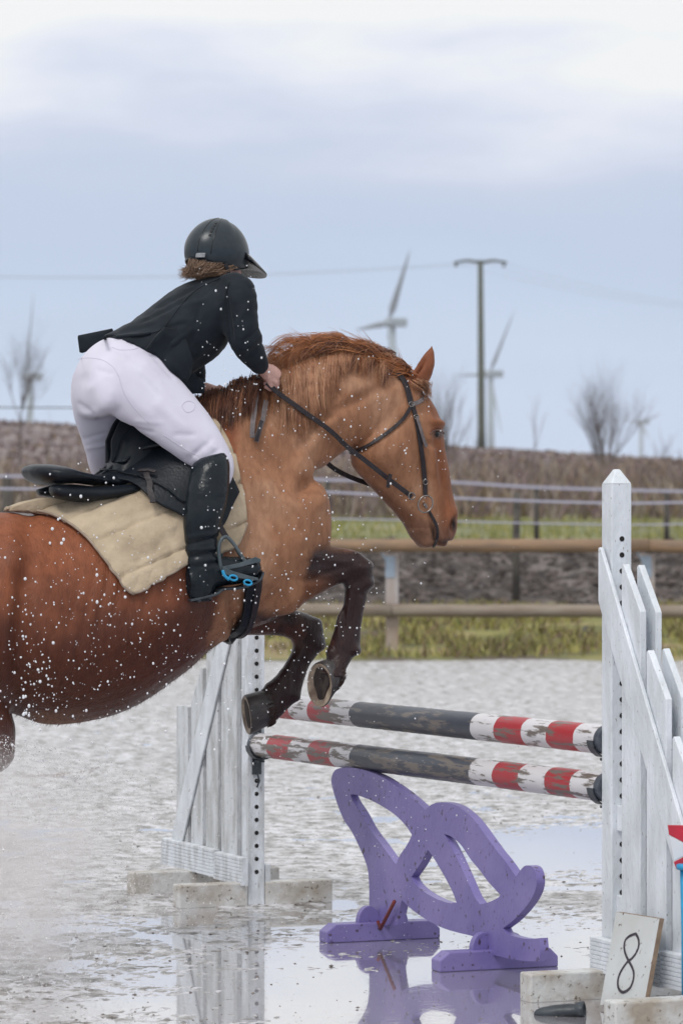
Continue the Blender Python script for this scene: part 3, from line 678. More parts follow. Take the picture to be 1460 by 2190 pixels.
def smooth_loop(pts, k=4):
    n = len(pts); o = []
    for i in range(n):
        a, b, c_, d = [np.array(pts[(i + j) % n], float) for j in (-1, 0, 1, 2)]
        u, v = b - a, c_ - b; cosb = u.dot(v) / (np.linalg.norm(u) * np.linalg.norm(v) + 1e-9)
        w = d - c_; cosc = v.dot(w) / (np.linalg.norm(v) * np.linalg.norm(w) + 1e-9)
        if cosb < .6: a = b - (c_ - b)
        if cosc < .6: d = c_ + (c_ - b)
        for j in range(k): o.append(crom(a, b, c_, d, j / k))
    return o
bm = bmesh.new(); th = .030
for loop in [outer] + holes:
    vs = [bm.verts.new(on_plane(x, y, FA, DD) - FW * .0) for x, y in smooth_loop(loop)]
    for i in range(len(vs)): bm.edges.new((vs[i], vs[(i + 1) % len(vs)]))
bmesh.ops.triangle_fill(bm, use_beauty=True, use_dissolve=False, edges=bm.edges[:])
ex = bmesh.ops.extrude_face_region(bm, geom=bm.faces[:])
for v in [e for e in ex['geom'] if isinstance(e, bmesh.types.BMVert)]: v.co += FW * th
bmesh.ops.recalc_face_normals(bm, faces=bm.faces)
me = bpy.data.meshes.new('filler'); bm.to_mesh(me); bm.free()
o = new_obj('panel', me, M_purple, fl, False)
for (c, half) in ((P(812, 2010, 13.42), .217), (P(1058, 2072, 12.58), .215)):
    c = Vector((c.x, c.y, 0)) + FW * .0; m = MB(); H = .064; hw = .036; prof = [(-half, 0), (half, 0), (half, H * .55), (half - .03, H), (-half + .035, H), (-half, H * .6)]
    vs = [c + FW * a + DD * hw + UP * z for a, z in prof] + [c + FW * a - DD * hw + UP * z for a, z in prof]; k = 6
    m.add(vs, [tuple(range(k)), tuple(range(k, 2 * k))[::-1]] + [(i, (i + 1) % k, k + (i + 1) % k, k + i) for i in range(k)])
    m.build('foot', M_purple, fl, bevel=.004)
    for s_ in (-1, 1):
        m = MB(); pr = [(-.006 * 0, H - .002)] + [(math.cos(a) * .068, H - .002 + math.sin(a) * .058) for a in [math.pi * i / 14 for i in range(15)]]
        pr = pr[1:]; k = len(pr); y0, y1 = (.004, .034) if s_ > 0 else (-.034, -.004)
        off = FW * (-.038 if s_ < 0 else .052)
        pr = [(a * .62, z) for a, z in pr]
        vs = [c + off + FW * a + DD * y0 + UP * z for a, z in pr] + [c + off + FW * a + DD * y1 + UP * z for a, z in pr]
        m.add(vs, [tuple(range(k)), tuple(range(k, 2 * k))[::-1]] + [(i, (i + 1) % k, k + (i + 1) % k, k + i) for i in range(k)])
        m.build('gusset', M_purple, fl, bevel=.003)
m = MB(); q = zz6([(490, 875), (452, 950), (415, 1022), (400, 985)]); m.tube([on_plane(x, y, FA, DD) - FW * .02 for x, y in q], .0065, 8); m.build('hook', M_red, fl, True)

# ------------------------------------------------------------------ number board, rubber pieces, marker
YB = 11.60
def boardp(x, y, d=0):   # the board leans on the front of the wing, parallel to it
    px, py = 1120 + x / 3.65, 1590 + y / 3.65; k = min(1, max(0, (2150 - py) / 195))
    return on_plane(px, py, CR - FW * (.175 * (1 - k) + .088 * k - d), DD)
nb = empty('number_board', P(1330, 2150, YB), 'white plywood board with a hand painted 8 leaning against the nearer stand', 'number board')
m = MB(); cs = [(720, 1318), (1058, 1372), (942, 2012), (594, 2046)]
bv = [boardp(*c) for c in cs] + [boardp(*c) + FW * .016 for c in cs]
for v in bv: v.z = max(v.z, .001)
m.add(bv, [(0, 1, 2, 3), (7, 6, 5, 4), (0, 4, 5, 1), (1, 5, 6, 2), (2, 6, 7, 3), (3, 7, 4, 0)]); m.mi = [0, 0, 1, 1, 1, 1]; m.build('board', [M_board, M_ply], nb)
m = MB()
up_l = [(820, 1700), (795, 1640), (787, 1580), (800, 1535), (835, 1505), (878, 1490), (898, 1530), (900, 1585), (880, 1640), (845, 1685)]
lo_l = [(820, 1700), (775, 1760), (742, 1830), (738, 1895), (755, 1935), (785, 1945), (830, 1915), (855, 1860), (862, 1800), (848, 1750)]
nb_n = (bv[1] - bv[0]).cross(bv[3] - bv[0]).normalized(); nb_n = -nb_n if nb_n.y > 0 else nb_n
for lp in (up_l, lo_l):
    sp_ = smooth_loop(lp, 4); sp_.append(sp_[0]); pts = [boardp(x, y) + nb_n * .0025 for x, y in sp_]; m.ribbon(pts, .0042, nb_n, .0006)
m.build('painted_number', M_ink, nb)

def rubber(pa, pb, Y, r, label, flat=.75):
    a, b = P(*pa, Y), P(*pb, Y - .03); d = (b - a).normalized(); m = MB(); sv = d.cross(UP).normalized(); u2 = sv.cross(d); seg = 20
    prof = [(0, .25), (.04, .55), (.15, .82), (.4, .98), (.7, 1), (.78, .93), (.84, .93), (.88, 1.12), (.99, 1.14), (1.0, 1.05), (.99, .85), (.9, .72)]
    vs = []; fs = []; Ln = (b - a).length
    for t_, q in prof:
        c_ = a + d * Ln * t_; c_.z = max(c_.z, .0)
        for k in range(seg):
            an = 2 * math.pi * k / seg; vs.append(c_ + (sv * math.cos(an) + u2 * math.sin(an) * flat) * r * q)
    for i in range(len(prof) - 1):
        for k in range(seg): fs.append((i * seg + k, i * seg + (k + 1) % seg, (i + 1) * seg + (k + 1) % seg, (i + 1) * seg + k))
    fs += [tuple(range(seg)), tuple((len(prof) - 1) * seg + k for k in range(seg))]; m.add(vs, fs); zmin = min(v[2] for v in m.v)
    return tag(m.build('rubber_sleeve', M_rub, None, True), label, 'rubber sleeve', 'dark rubber sleeves lying at the nearer stand')
rubber((1142, 2170), (1250, 2160), 11.42, .030, 'dark grey rubber sleeve lying in the puddle before the beam, open end to the right')
rubber((1372, 2140), (1297, 2160), 11.46, .026, 'dark grey rubber sleeve lying at the foot of the number board')

Ym = 11.25; mk = empty('marker', P(1475, 2190, Ym), 'red and white marker on a blue stand cut by the right edge', 'marker')
def slab(pts, Y, th_, name, mt, par):
    m = MB(); k = len(pts); vs = [P(x, y, Y) for x, y in pts] + [P(x, y, Y + th_) for x, y in pts]
    m.add(vs, [tuple(range(k)), tuple(range(k, 2 * k))[::-1]] + [(i, (i + 1) % k, k + (i + 1) % k, k + i) for i in range(k)]); return m.build(name, mt, par, bevel=.002)
M_redm = mat('marker_red', (.55, .02, .05), (.42, .02, .04), rough=.4, scale=30); M_whm = mat('marker_white', (.66, .68, .72), rough=.5)
slab([(1427, 1765), (1500, 1766), (1500, 1800), (1462, 1803), (1430, 1786)], Ym, .012, 'red_panel', M_redm, mk)
slab([(1430, 1788), (1462, 1805), (1500, 1802), (1500, 1832), (1460, 1832), (1441, 1842)], Ym, .012, 'white_panel', M_whm, mk)
slab([(1440, 1844), (1460, 1834), (1500, 1834), (1500, 1856), (1446, 1860)], Ym, .012, 'red_panel', M_redm, mk)
m = MB(); m.tube([P(1475, 1860, Ym - .01), P(1475, 1850, Ym - .01), P(1475, 1848, Ym - .01)], [.040, .041, .034], 20); m.build('rim', M_blue, mk, True)
m = MB(); m.tube([P(1475, 2188, Ym), P(1475, 1990, Ym), P(1475, 1862, Ym)], [.024, .026, .030], 18); m.build('tube', M_blue, mk, True)
# thin winter air that fades the far turbines
m = MB(); m.box((0, 1750, 74), (1000, 0, 0), (0, 1850, 0), (0, 0, 78)); hz = m.build('haze', None); hz.data.materials.clear()
MH = bpy.data.materials.new('haze_air'); MH.use_nodes = True; t = MH.node_tree; t.nodes.clear(); o_ = t.nodes.new('ShaderNodeOutputMaterial'); v_ = t.nodes.new('ShaderNodeVolumePrincipled')
v_.inputs['Color'].default_value = (.90, .94, 1, 1); v_.inputs['Density'].default_value = .00014; v_.inputs['Anisotropy'].default_value = .1; t.links.new(v_.outputs[0], o_.inputs['Volume']); hz.data.materials.append(MH); tag(hz, kind='stuff')
# ------------------------------------------------------------------ horse
horse = empty('horse', (S(300, 1092).x, S(300, 1092).y, 0), 'chestnut horse jumping to the right over the poles, half clipped coat, wet dark forelegs', 'horse')
trunk = loft([(-430, 1330, -415, 1400, 0, .07), (-405, 1230, -370, 1470, 0, .17), (-330, 1160, -300, 1530, 0, .24), (-220, 1118, -200, 1550, 0, .28), (-110, 1100, -90, 1550, 0, .29),
    (-20, 1097, 15, 1530, 0, .28), (70, 1100, 105, 1549, 0, .285), (140, 1080, 200, 1540, 0, .295), (210, 1048, 290, 1507, 0, .30), (290, 1000, 375, 1448, 0, .29),
    (360, 940, 440, 1392, 0, .265), (425, 875, 500, 1354, 0, .245, .25), (490, 838, 560, 1335, 0, .23, .3), (560, 850, 620, 1305, 0, .21, .2), (618, 905, 655, 1260, 0, .195),
    (655, 990, 680, 1200, 0, .16), (680, 1060, 690, 1120, 0, .08)], seg=40, k=5, egg=.12)
neck = loft([(420, 862, 560, 1240, 0, .19, .3), (490, 832, 640, 1130, 0, .165, .3), (555, 810, 664, 1035, 0, .13, .3), (610, 785, 690, 1003, 0, .105, .3), (665, 762, 717, 978, 0, .092, .3), (730, 752, 750, 955, 0, .086, .25),
    (790, 760, 785, 945, 0, .082, .15), (845, 782, 815, 935, 0, .08, .1), (880, 805, 845, 920, 0, .075)], seg=32, k=5)
head = loft([(872, 800, 800, 880, 0, .06), (905, 832, 775, 925, 0, .088), (930, 872, 757, 960, 0, .098), (942, 902, 752, 985, 0, .10), (948, 935, 758, 1003, 0, .096), (953, 970, 776, 1025, 0, .086), (960, 1008, 800, 1050, 0, .073),
    (966, 1045, 828, 1080, 0, .062), (972, 1078, 852, 1108, 0, .056), (977, 1106, 869, 1132, 0, .056), (977, 1132, 880, 1152, 0, .053), (968, 1155, 893, 1163, 0, .044), (950, 1170, 905, 1166, 0, .028)], seg=32, k=5)
earN = loft([(872, 806, 900, 838, .055, .02), (882, 792, 913, 822, .06, .028), (892, 778, 923, 800, .065, .030), (903, 762, 928, 780, .07, .024), (914, 748, 928, 760, .072, .014), (924, 737, 926, 742, .072, .003)], seg=14, k=4)
earF = loft([(880, 806, 908, 832, -.055, .02), (868, 796, 893, 818, -.06, .028), (862, 786, 885, 803, -.065, .028), (856, 778, 874, 788, -.07, .018), (850, 772, 855, 776, -.072, .003)], seg=14, k=4)
EL = lambda px, py, n, a, b, c: ellipsoid(S(px, py, n), FW * a, SD * c, UP * b)
legN = loft([(520, 1120, 560, 1330, .10, .05), (590, 1135, 600, 1312, .12, .07), (640, 1160, 632, 1296, .12, .068), (690, 1170, 680, 1270, .12, .056), (728, 1173, 712, 1254, .12, .050), (762, 1180, 736, 1244, .12, .047),
    (789, 1203, 738, 1246, .12, .046), (795, 1232, 739, 1256, .12, .044), (789, 1258, 738, 1270, .12, .038), (779, 1290, 734, 1292, .12, .030), (774, 1318, 726, 1318, .12, .028), (770, 1348, 716, 1348, .12, .029),
    (768, 1374, 706, 1378, .12, .034), (760, 1394, 702, 1400, .12, .036), (748, 1414, 698, 1418, .13, .034), (738, 1434, 690, 1432, .14, .033), (733, 1452, 690, 1444, .15, .035)], seg=20, k=4, grow=.0035)
legF = loft([(470, 1200, 470, 1352, -.11, .06), (520, 1255, 515, 1357, -.115, .06), (570, 1295, 560, 1357, -.12, .053), (615, 1303, 597, 1358, -.12, .048), (652, 1312, 617, 1364, -.12, .046), (680, 1326, 627, 1374, -.12, .045),
    (691, 1352, 630, 1384, -.12, .043), (693, 1380, 625, 1393, -.12, .039), (676, 1404, 617, 1408, -.12, .033), (661, 1424, 604, 1431, -.12, .029), (652, 1445, 590, 1447, -.12, .030), (644, 1470, 574, 1462, -.12, .033),
    (637, 1494, 566, 1472, -.12, .037), (620, 1510, 558, 1478, -.12, .036), (602, 1528, 553, 1484, -.115, .035), (585, 1545, 552, 1492, -.11, .035)], seg=20, k=4, grow=.0035)
# hind legs, pushing off outside the picture
def hind(n):
    return [loft([(-330, 1200, -90, 1330, n * .7, .10), (-380, 1330, -20, 1430, n * .9, .13), (-350, 1450, 28, 1530, n, .115), (-300, 1530, 34, 1590, n, .085), (-300, 1600, -60 + 80, 1640, n, .065), (-330, 1680, -80, 1700, n, .05)], seg=24, k=4),
            loft([(-250, 1620, -40, 1640, n, .06), (-330, 1690, -190, 1720, n, .045), (-375, 1745, -280, 1770, n, .04), (-375, 1800, -315, 1815, n, .033), (-365, 1880, -315, 1885, n, .028), (-360, 1950, -308, 1955, n, .031), (-350, 1985, -290, 1990, n, .038), (-325, 2010, -275, 1998, n, .034), (-305, 2030, -250, 2005, n, .036)], seg=18, k=4)]
parts = [trunk, neck, head, earN, earF, legN, legF] + hind(.13) + hind(-.13)
parts += [EL(560, 1190, .12, .13, .20, .10), EL(640, 1090, .09, .07, .12, .09), EL(640, 1090, -.09, .07, .12, .09), EL(595, 1265, .12, .10, .085, .075), EL(560, 1190, -.12, .13, .2, .10)]
hm = fuse(parts, .0072, 6, .6)
a = co_of(hm); nrm = nr_of(hm)
def bump(px, py, rx, ry, amt, ang=0, sides=(1, -1), nmin=.0):
    """swell or hollow the surface round a point of the picture"""
    global a
    q = px_of(a); sd_ = side_arr(a)
    for s in sides:
        if s < 0: # mirrored
            m_ = a - 2 * sd_[:, None] * np.array(SD); qq = px_of(m_); ok = (-sd_ > nmin)
        else: qq = q; ok = (sd_ > nmin)
        dx = qq[:, 0] - px; dy = qq[:, 1] - py; c_, s_ = math.cos(R(ang)), math.sin(R(ang))
        u = (dx * c_ + dy * s_) / rx; v = (-dx * s_ + dy * c_) / ry
        w = np.exp(-(u * u + v * v)) * ok
        a = a + nrm * (w * amt * 1.8)[:, None]
# neck, shoulder and head relief
bump(590, 1000, 26, 110, -.012, -42); bump(560, 930, 60, 30, .010, 20); bump(640, 1075, 40, 40, .014); bump(575, 1090, 90, 26, -.010, 65)
bump(600, 1180, 50, 70, .010, 20); bump(520, 1150, 26, 120, -.007, 10); bump(655, 1040, 16, 26, -.014, 20)
bump(745, 865, 110, 12, -.009, -28); bump(700, 900, 90, 22, .008, -50); bump(780, 830, 60, 25, .008, 15)
bump(662, 930, 60, 14, -.010, -52)
bump(815, 965, 42, 40, .010); bump(850, 905, 30, 12, -.006, -40)
bump(925, 985, 7, 60, .009, -8); bump(905, 1010, 16, 60, -.008, -10); bump(943, 1010, 6, 60, -.004, -8)
bump(935, 905, 15, 7, .011, 20); bump(925, 950, 12, 8, -.006); bump(905, 880, 14, 12, -.005)
bump(967, 1103, 9, 22, .009, 8); bump(970, 1122, 4.5, 13, -.020, 12); bump(945, 1120, 9, 22, -.005)
bump(950, 1163, 16, 2.6, -.010, -12); bump(912, 1163, 14, 8, .006); bump(926, 1135, 3, 22, -.009, -18); bump(934, 1158, 9, 3, -.006, 30); bump(895, 1130, 16, 16, .005); bump(908, 843, 8, 14, -.006)
bump(893, 793, 4, 22, -.012, 33, (1,), .05)
bump(668, 1030, 30, 16, -.016, -45, ); bump(684, 1075, 14, 22, .008); bump(560, 1045, 60, 24, .010, 60); bump(535, 1230, 40, 30, .008); bump(640, 1150, 26, 40, .008, 20); bump(505, 960, 12, 60, -.006, -15)
# trunk
bump(45, 1330, 22, 170, -.018, 5); bump(10, 1300, 30, 160, .014, 5); bump(35, 1200, 35, 30, .012); bump(110, 1400, 60, 90, .01); bump(330, 1330, 120, 40, .006, -30)
bump(475, 1300, 8, 60, .008, -5); bump(500, 1310, 10, 60, -.010, -5)
for k in range(7): bump(150 + k * 34, 1330 - k * 18, 7, 90, -.0028, 12)
# knees, tendons and fetlocks
for (x_, y_, rx, ry, am) in ((787, 1212, 12, 12, .006), (790, 1248, 12, 10, .007), (745, 1246, 10, 9, .004), (778, 1272, 12, 5, -.004), (762, 1392, 9, 9, .006), (706, 1396, 9, 9, .006), (735, 1330, 5, 40, -.006), (724, 1335, 6, 40, .003), (680, 1190, 40, 8, .004), (660, 1240, 40, 7, -.006)): bump(x_, y_, rx, ry, am, 0, (1,))
for (x_, y_, rx, ry, am) in ((682, 1330, 10, 10, .007), (690, 1384, 10, 9, .007), (690, 1357, 12, 5, -.003), (628, 1384, 9, 9, .004), (640, 1496, 9, 9, .006), (572, 1468, 9, 9, .005), (628, 1440, 5, 30, -.006), (600, 1450, 6, 30, .003)): 
    q__ = px_of(a); w__ = np.exp(-(((q__[:, 0] - x_) / rx) ** 2 + ((q__[:, 1] - y_) / ry) ** 2)) * (side_arr(a) < 0); a = a + nrm * (w__ * am)[:, None]
bump(772, 1215, 14, 10, .006, 0, (1,)); bump(765, 1245, 12, 6, -.004, 0, (1,)); bump(752, 1310, 4, 50, -.006, 8, (1,)); bump(700, 1225, 40, 6, -.005, -18, (1,)); bump(720, 1200, 40, 6, .004, 5, (1,))
bump(762, 1390, 9, 10, .005, 0, (1,))
nz_ = fbm(a * 9.0, 3) - .5; a = a + nrm * (nz_ * .007)[:, None]
nz_ = fbm(a * 45.0, 2) - .5; a = a + nrm * (nz_ * .0016)[:, None]
set_co(hm, a)
# coat colours: clipped tan forehand, red chestnut quarters and face front, dark brown legs; belly and jaw shade painted in
q = px_of(a); sdv = side_arr(a); X, Yp_ = q[:, 0], q[:, 1]
tan = np.array([.33, .155, .082]); red = np.array([.090, .025, .012]); redl = np.array([.27, .085, .036]); dk = np.array([.028, .012, .012]); fr_ = np.array([.24, .085, .036]); bk = np.array([.018, .012, .012])
nn = (fbm(a * 6.5, 4) - .5)
def lerp3(A, B_, w): return A * (1 - w)[:, None] + B_ * w[:, None]
c = np.tile(tan, (len(a), 1))
c = lerp3(c, np.array([.41, .22, .13]), smst(.05, .3, nn + .12))
# quarters: everything behind the girth line, belly shade painted as darker red
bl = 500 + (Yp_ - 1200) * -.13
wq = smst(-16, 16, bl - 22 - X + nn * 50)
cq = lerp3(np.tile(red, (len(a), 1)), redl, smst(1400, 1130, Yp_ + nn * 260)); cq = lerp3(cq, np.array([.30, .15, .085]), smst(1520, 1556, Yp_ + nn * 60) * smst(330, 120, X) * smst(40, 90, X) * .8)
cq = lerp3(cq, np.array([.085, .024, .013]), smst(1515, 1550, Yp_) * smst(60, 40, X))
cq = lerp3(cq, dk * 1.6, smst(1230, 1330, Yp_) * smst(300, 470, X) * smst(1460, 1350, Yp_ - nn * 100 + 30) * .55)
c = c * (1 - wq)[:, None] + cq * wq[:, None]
# legs
wl = smst(-12, 12, (X - 648) * .9 + (Yp_ - 1180) * .12 + nn * 70) * smst(1145, 1185, Yp_ + nn * 30) * (X < 900)
wl = np.maximum(wl, smst(1296, 1330, Yp_ + nn * 60) * (X > 505)) * (X > 480) * (Yp_ > 1150) * (X < 860)
wl = np.maximum(wl, (sdv < .02) * (Yp_ > 1270) * (X > 495))
cl = lerp3(np.tile(dk, (len(a), 1)), np.array([.12, .045, .028]), smst(.02, .2, nn) * .7)
cl = lerp3(cl, np.array([.17, .065, .03]), smst(740, 660, X) * smst(1215, 1255, Yp_) * (1 - smst(1285, 1320, Yp_)))
c = c * (1 - wl)[:, None] + cl * wl[:, None]
wh = (X < -150) * smst(1680, 1780, Yp_); c = c * (1 - wh)[:, None] + dk * wh[:, None]
# face front, jaw underside (mostly painted shade, some dark hair), muzzle, ear
hd = (X > 735) * (Yp_ < 1180)
ln = 905 + (Yp_ - 860) * .14
wf = smst(-10, 16, X - ln + nn * 30) * smst(835, 860, Yp_) * hd; c = c * (1 - wf)[:, None] + fr_ * wf[:, None]
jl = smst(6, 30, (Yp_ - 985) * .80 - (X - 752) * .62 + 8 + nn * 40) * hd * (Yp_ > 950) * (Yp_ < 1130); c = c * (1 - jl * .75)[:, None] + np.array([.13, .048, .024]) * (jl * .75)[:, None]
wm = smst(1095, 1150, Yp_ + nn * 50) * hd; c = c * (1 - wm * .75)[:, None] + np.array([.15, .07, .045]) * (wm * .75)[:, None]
for (cx_, cy_, rx, ry, col_, k_) in ((970, 1122, 5, 15, bk, 1), (936, 928, 13, 11, bk, .8), (926, 1135, 2.6, 24, bk, .8), (955, 1160, 16, 8, dk, .6)):
    w_ = np.exp(-(((X - cx_) / rx) ** 2 + ((Yp_ - cy_) / ry) ** 2) ** 2) * k_ * hd; c = c * (1 - w_)[:, None] + col_ * w_[:, None]
we = (X > 862) * smst(842, 800, Yp_ + (X - 890) * .2); c = c * (1 - we)[:, None] + np.array([.22, .072, .032]) * we[:, None]
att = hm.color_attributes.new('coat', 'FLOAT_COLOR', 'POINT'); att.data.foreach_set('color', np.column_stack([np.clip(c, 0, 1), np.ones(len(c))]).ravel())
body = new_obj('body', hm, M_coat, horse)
bvh_h = BVHTree.FromPolygons([Vector(v) for v in a.tolist()], [tuple(p.vertices) for p in hm.polygons])
ORG = Vector((0, 0, EYE))
def hit(px, py, off=0.0, fb=.02, bv=None):
    d = Vector(((px - CX) / FPX, 1, -(py - HY) / FPX)).normalized(); loc, n_, i, ds = (bv or bvh_h).ray_cast(ORG, d)
    if loc is None or loc.y > 16:
        p = S(px, py, fb); return p + UP * off * .5, UP.copy()
    return loc + n_ * off, n_
# eyes
for sgn in (1, -1):
    e = S(936, 929, .062); n_ = 0
    h_, n_ = hit(934, 928); e = h_ - n_ * .012
    if sgn < 0: e = mirror(e)
    ellipsoid(e, FW * .019, SD * .016, UP * .016, 20, 14).build('eye', M_eye, horse, True)
    m = MB(); c0_, _ = hit(934, 928, .002); pts = []
    for k in range(21):
        an = math.pi * (k / 20) ; x_ = 934 + 15 * math.cos(an); y_ = 929 - 10 * math.sin(an); p_, q_ = hit(x_, y_, .001); pts.append(p_ if sgn > 0 else mirror(p_))
    m.tube(pts, [.002 + .003 * math.sin(math.pi * k / 20) for k in range(21)], 8); m.build('eyelid', M_coat_dark if False else M_mane_d, horse, True)
# hooves
M_cor = mat('coronet_hair', (.035, .016, .014), (.06, .028, .022), rough=.6, scale=40)
def hoof(cor_c, cor_a, cor_b, so_c, so_a, so_b, n0, nm='hoof'):
    """coronet ellipse to sole ellipse: centres in the picture, half axes as world vectors"""
    C0 = S(*cor_c, n0); C1 = S(*so_c, n0); m = MB(); seg = 28; vs = []; fs = []
    ring = lambda c_, A_, B_, k, dent=0: [c_ + A_ * math.cos(2 * math.pi * i / seg) * k + B_ * math.sin(2 * math.pi * i / seg) * k for i in range(seg)]
    ax = (C1 - C0).normalized()
    rr_ = [ring(C0 - ax * .012, cor_a, cor_b, .86), ring(C0, cor_a, cor_b, 1.04), ring(C0 + ax * .008, cor_a, cor_b, 1.0), ring(C0.lerp(C1, .5), cor_a.lerp(so_a, .5), cor_b.lerp(so_b, .5), 1), ring(C1, so_a, so_b, 1), ring(C1 + ax * .004, so_a, so_b, .95)]
    for r_ in rr_: vs += r_
    for i in range(len(rr_) - 1):
        for k in range(seg): fs.append((i * seg + k, i * seg + (k + 1) % seg, (i + 1) * seg + (k + 1) % seg, (i + 1) * seg + k))
    fs.append(tuple(range(seg))[::-1]); m.add(vs, fs); ho = m.build(nm, M_hoof, horse, True)
    m = MB(); vs = []; fs = []
    rr_ = [ring(C1 + ax * .0045, so_a, so_b, .95), ring(C1 + ax * .005, so_a, so_b, .84), ring(C1 - ax * .006, so_a, so_b, .70), ring(C1 - ax * .009, so_a, so_b, .45)]
    for r_ in rr_: vs += r_
    for i in range(3):
        for k in range(seg): fs.append((i * seg + k, i * seg + (k + 1) % seg, (i + 1) * seg + (k + 1) % seg, (i + 1) * seg + k))
    fs.append(tuple(3 * seg + k for k in range(seg))); m.add(vs, fs)
    so = m.build('sole', M_sole, ho, True)
    # frog: a dark wedge with its cleft, from the heel side
    m = MB(); base = C1 - ax * .007; A1, B1 = so_a, so_b
    outl = [(.97 * math.cos(k) * (.80 if math.cos(k) < 0 else .9) + .06, .62 * math.sin(k) * (1 + .25 * math.cos(k)) + .06 * math.sin(5 * k)) for k in [2 * math.pi * i / 18 for i in range(18)]]
    b_ = [base + A1 * u + B1 * v for u, v in outl]; t_ = [base + ax * .007 + A1 * (u * .95) + B1 * (v * .8) for u, v in outl]; k = len(outl)
    m.add(b_ + t_ + [base - ax * .004 + A1 * .2], [tuple(range(k))[::-1]] + [(i, (i + 1) % k, k + (i + 1) % k, k + i) for i in range(k)] + [(k + i, k + (i + 1) % k, 2 * k) for i in range(k)])
    m.build('frog', M_sole_d, ho, True)
    mb = MB(); rh = random.Random(5)
    for i in range(420):
        an = rh.uniform(0, 6.283); k = rh.uniform(.9, 1.06); st_ = C0 - ax * rh.uniform(0, .02) + cor_a * math.cos(an) * k + cor_b * math.sin(an) * k; o2 = (st_ - C0).normalized()
        strand_ = [st_, st_ + ax * .010 + o2 * .003, st_ + ax * rh.uniform(.016, .030) + o2 * rh.uniform(-.002, .006)]
        mb.tube(strand_, [.0013, .001, .0003], 3, cap=False)
    mb.build('coronet_hair', M_cor, ho, True)
    return ho
s_ = .0164  # metres per ten picture pixels here
# near fore: sole turned to the viewer and left; heel at the top
nx_ = Vector((-.66, -.74, -.05)).normalized(); up_ = Vector((.10, 0, 1)); up_ = (up_ - nx_ * up_.dot(nx_)).normalized(); bb = nx_.cross(up_)
hoof((713, 1440), up_ * .056, bb * .043, (685, 1464), up_ * .079, bb * .060, .13)
nx_ = Vector((-.93, -.30, -.12)).normalized(); up_ = Vector((.22, 0, 1)); up_ = (up_ - nx_ * up_.dot(nx_)).normalized(); bb = nx_.cross(up_)
hoof((574, 1512), up_ * .063, bb * .046, (529, 1529), up_ * .071, bb * .057, -.115)
for n_ in (.13, -.13):
    hoof((-282, 2024), FW * .055 + UP * .02, SD * .048, (-262, 2060), FW * .070, SD * .062, n_)
# coat fringe: coarse hairs along belly, legs and chest edge
mb = MB(); rr = random.Random(11)
def hair(p, d, ln, w, mb, droop=.3, seg=3):
    pts = []; q_ = Vector(p); dd = Vector(d).normalized()
    for i in range(seg + 1):
        pts.append(q_.copy()); dd = (dd + Vector((0, 0, -droop / seg))).normalized(); q_ = q_ + dd * ln / seg
    mb.tube(pts, [w * (1 - i / (seg + .3)) for i in range(seg + 1)], 3, cap=False)
pol = [p for p in hm.polygons]
sel = [p for p in pol if p.normal.z < -.25]
for p in rr.sample(sel, min(5200, len(sel))):
    c_ = p.center; q1, q2 = to_px(c_)
    if q1 < -60 or q1 > 660 or q2 < 1270: continue
    L_ = .012 if q1 < 470 else .006
    hair(c_, p.normal * .8 + FW * -.7 + Vector((rr.uniform(-.3, .3), rr.uniform(-.3, .3), 0)), L_ * rr.uniform(.5, 1.5), .0007, mb)
    mb.cur = 0
mb.build('coat_fringe', mat('fringe_hair', (.07, .026, .016), (.14, .05, .025), rough=.6, scale=30), horse)['kind'] = 'stuff'

# mane: locks of many strands rooted on the crest
def strand(path, w, mb, seg=3):
    mb.tube(path, [w * (1.0 if i < len(path) * .5 else max(.12, 1 - (i - len(path) * .5) / (len(path) * .5))) for i in range(len(path))], seg, cap=False)
crest = spline([(412, 858), (450, 838), (490, 822), (540, 806), (580, 792), (620, 778), (660, 762), (700, 753), (740, 750), (790, 757), (840, 776), (885, 802)], 8)
def crest_at(x):
    for i in range(len(crest) - 1):
        if crest[i][0] <= x <= crest[i + 1][0]:
            t_ = (x - crest[i][0]) / (crest[i + 1][0] - crest[i][0] + 1e-9); return crest[i][1] * (1 - t_) + crest[i + 1][1] * t_
    return crest[-1][1] if x > 500 else crest[0][1]
def mane(name, n, fn, mats, w):
    mb = MB()
    nl = max(8, n // 36)
    for l in range(nl):
        r0 = random.Random(l * 77 + n); base = fn(r0); ph0 = r0.uniform(0, 6.28); dcol = r0.random()
        for j in range(n // nl):
            jx, jy = r0.gauss(0, 5.0), r0.gauss(0, 2.5); tipj = (r0.gauss(0, 6), r0.gauss(0, 6)); dep = r0.uniform(.004, .022); kn = r0.gauss(0, .012)
            pts2 = []
            m_ = len(base)
            for i, (x_, y_) in enumerate(base):
                t_ = i / (m_ - 1); wv = 3.0 * math.sin(t_ * 5 + ph0) * t_; pts2.append((x_ + jx * (1 - .75 * t_) + wv + tipj[0] * .4 * t_ ** 1.5, y_ + jy * (1 - t_) + tipj[1] * 1.6 * t_ ** 1.5, t_))
            pts = []
            for x_, y_, t_ in spline(pts2, 4):
                d = Vector(((x_ - CX) / FPX, 1, -(y_ - HY) / FPX)).normalized(); loc, n_, i_, ds = bvh_h.ray_cast(ORG, d)
                flat_ = S(x_, y_, .015 + kn + .02 * t_)
                if loc is not None and loc.y < 15: pp = loc + n_ * dep + (flat_ - loc) * 0
                else: pp = flat_
                pts.append(pp)
            # smooth depth jumps
            for _ in range(2):
                pts = [pts[0]] + [(pts[i - 1] + pts[i] * 2 + pts[i + 1]) / 4 for i in range(1, len(pts) - 1)] + [pts[-1]]
            mb.cur = int((dcol * .6 + r0.random() * .4) * len(mats) * .999); strand(pts, w * r0.uniform(.6, 1.3), mb)
    return mb.build(name, mats, horse, True)
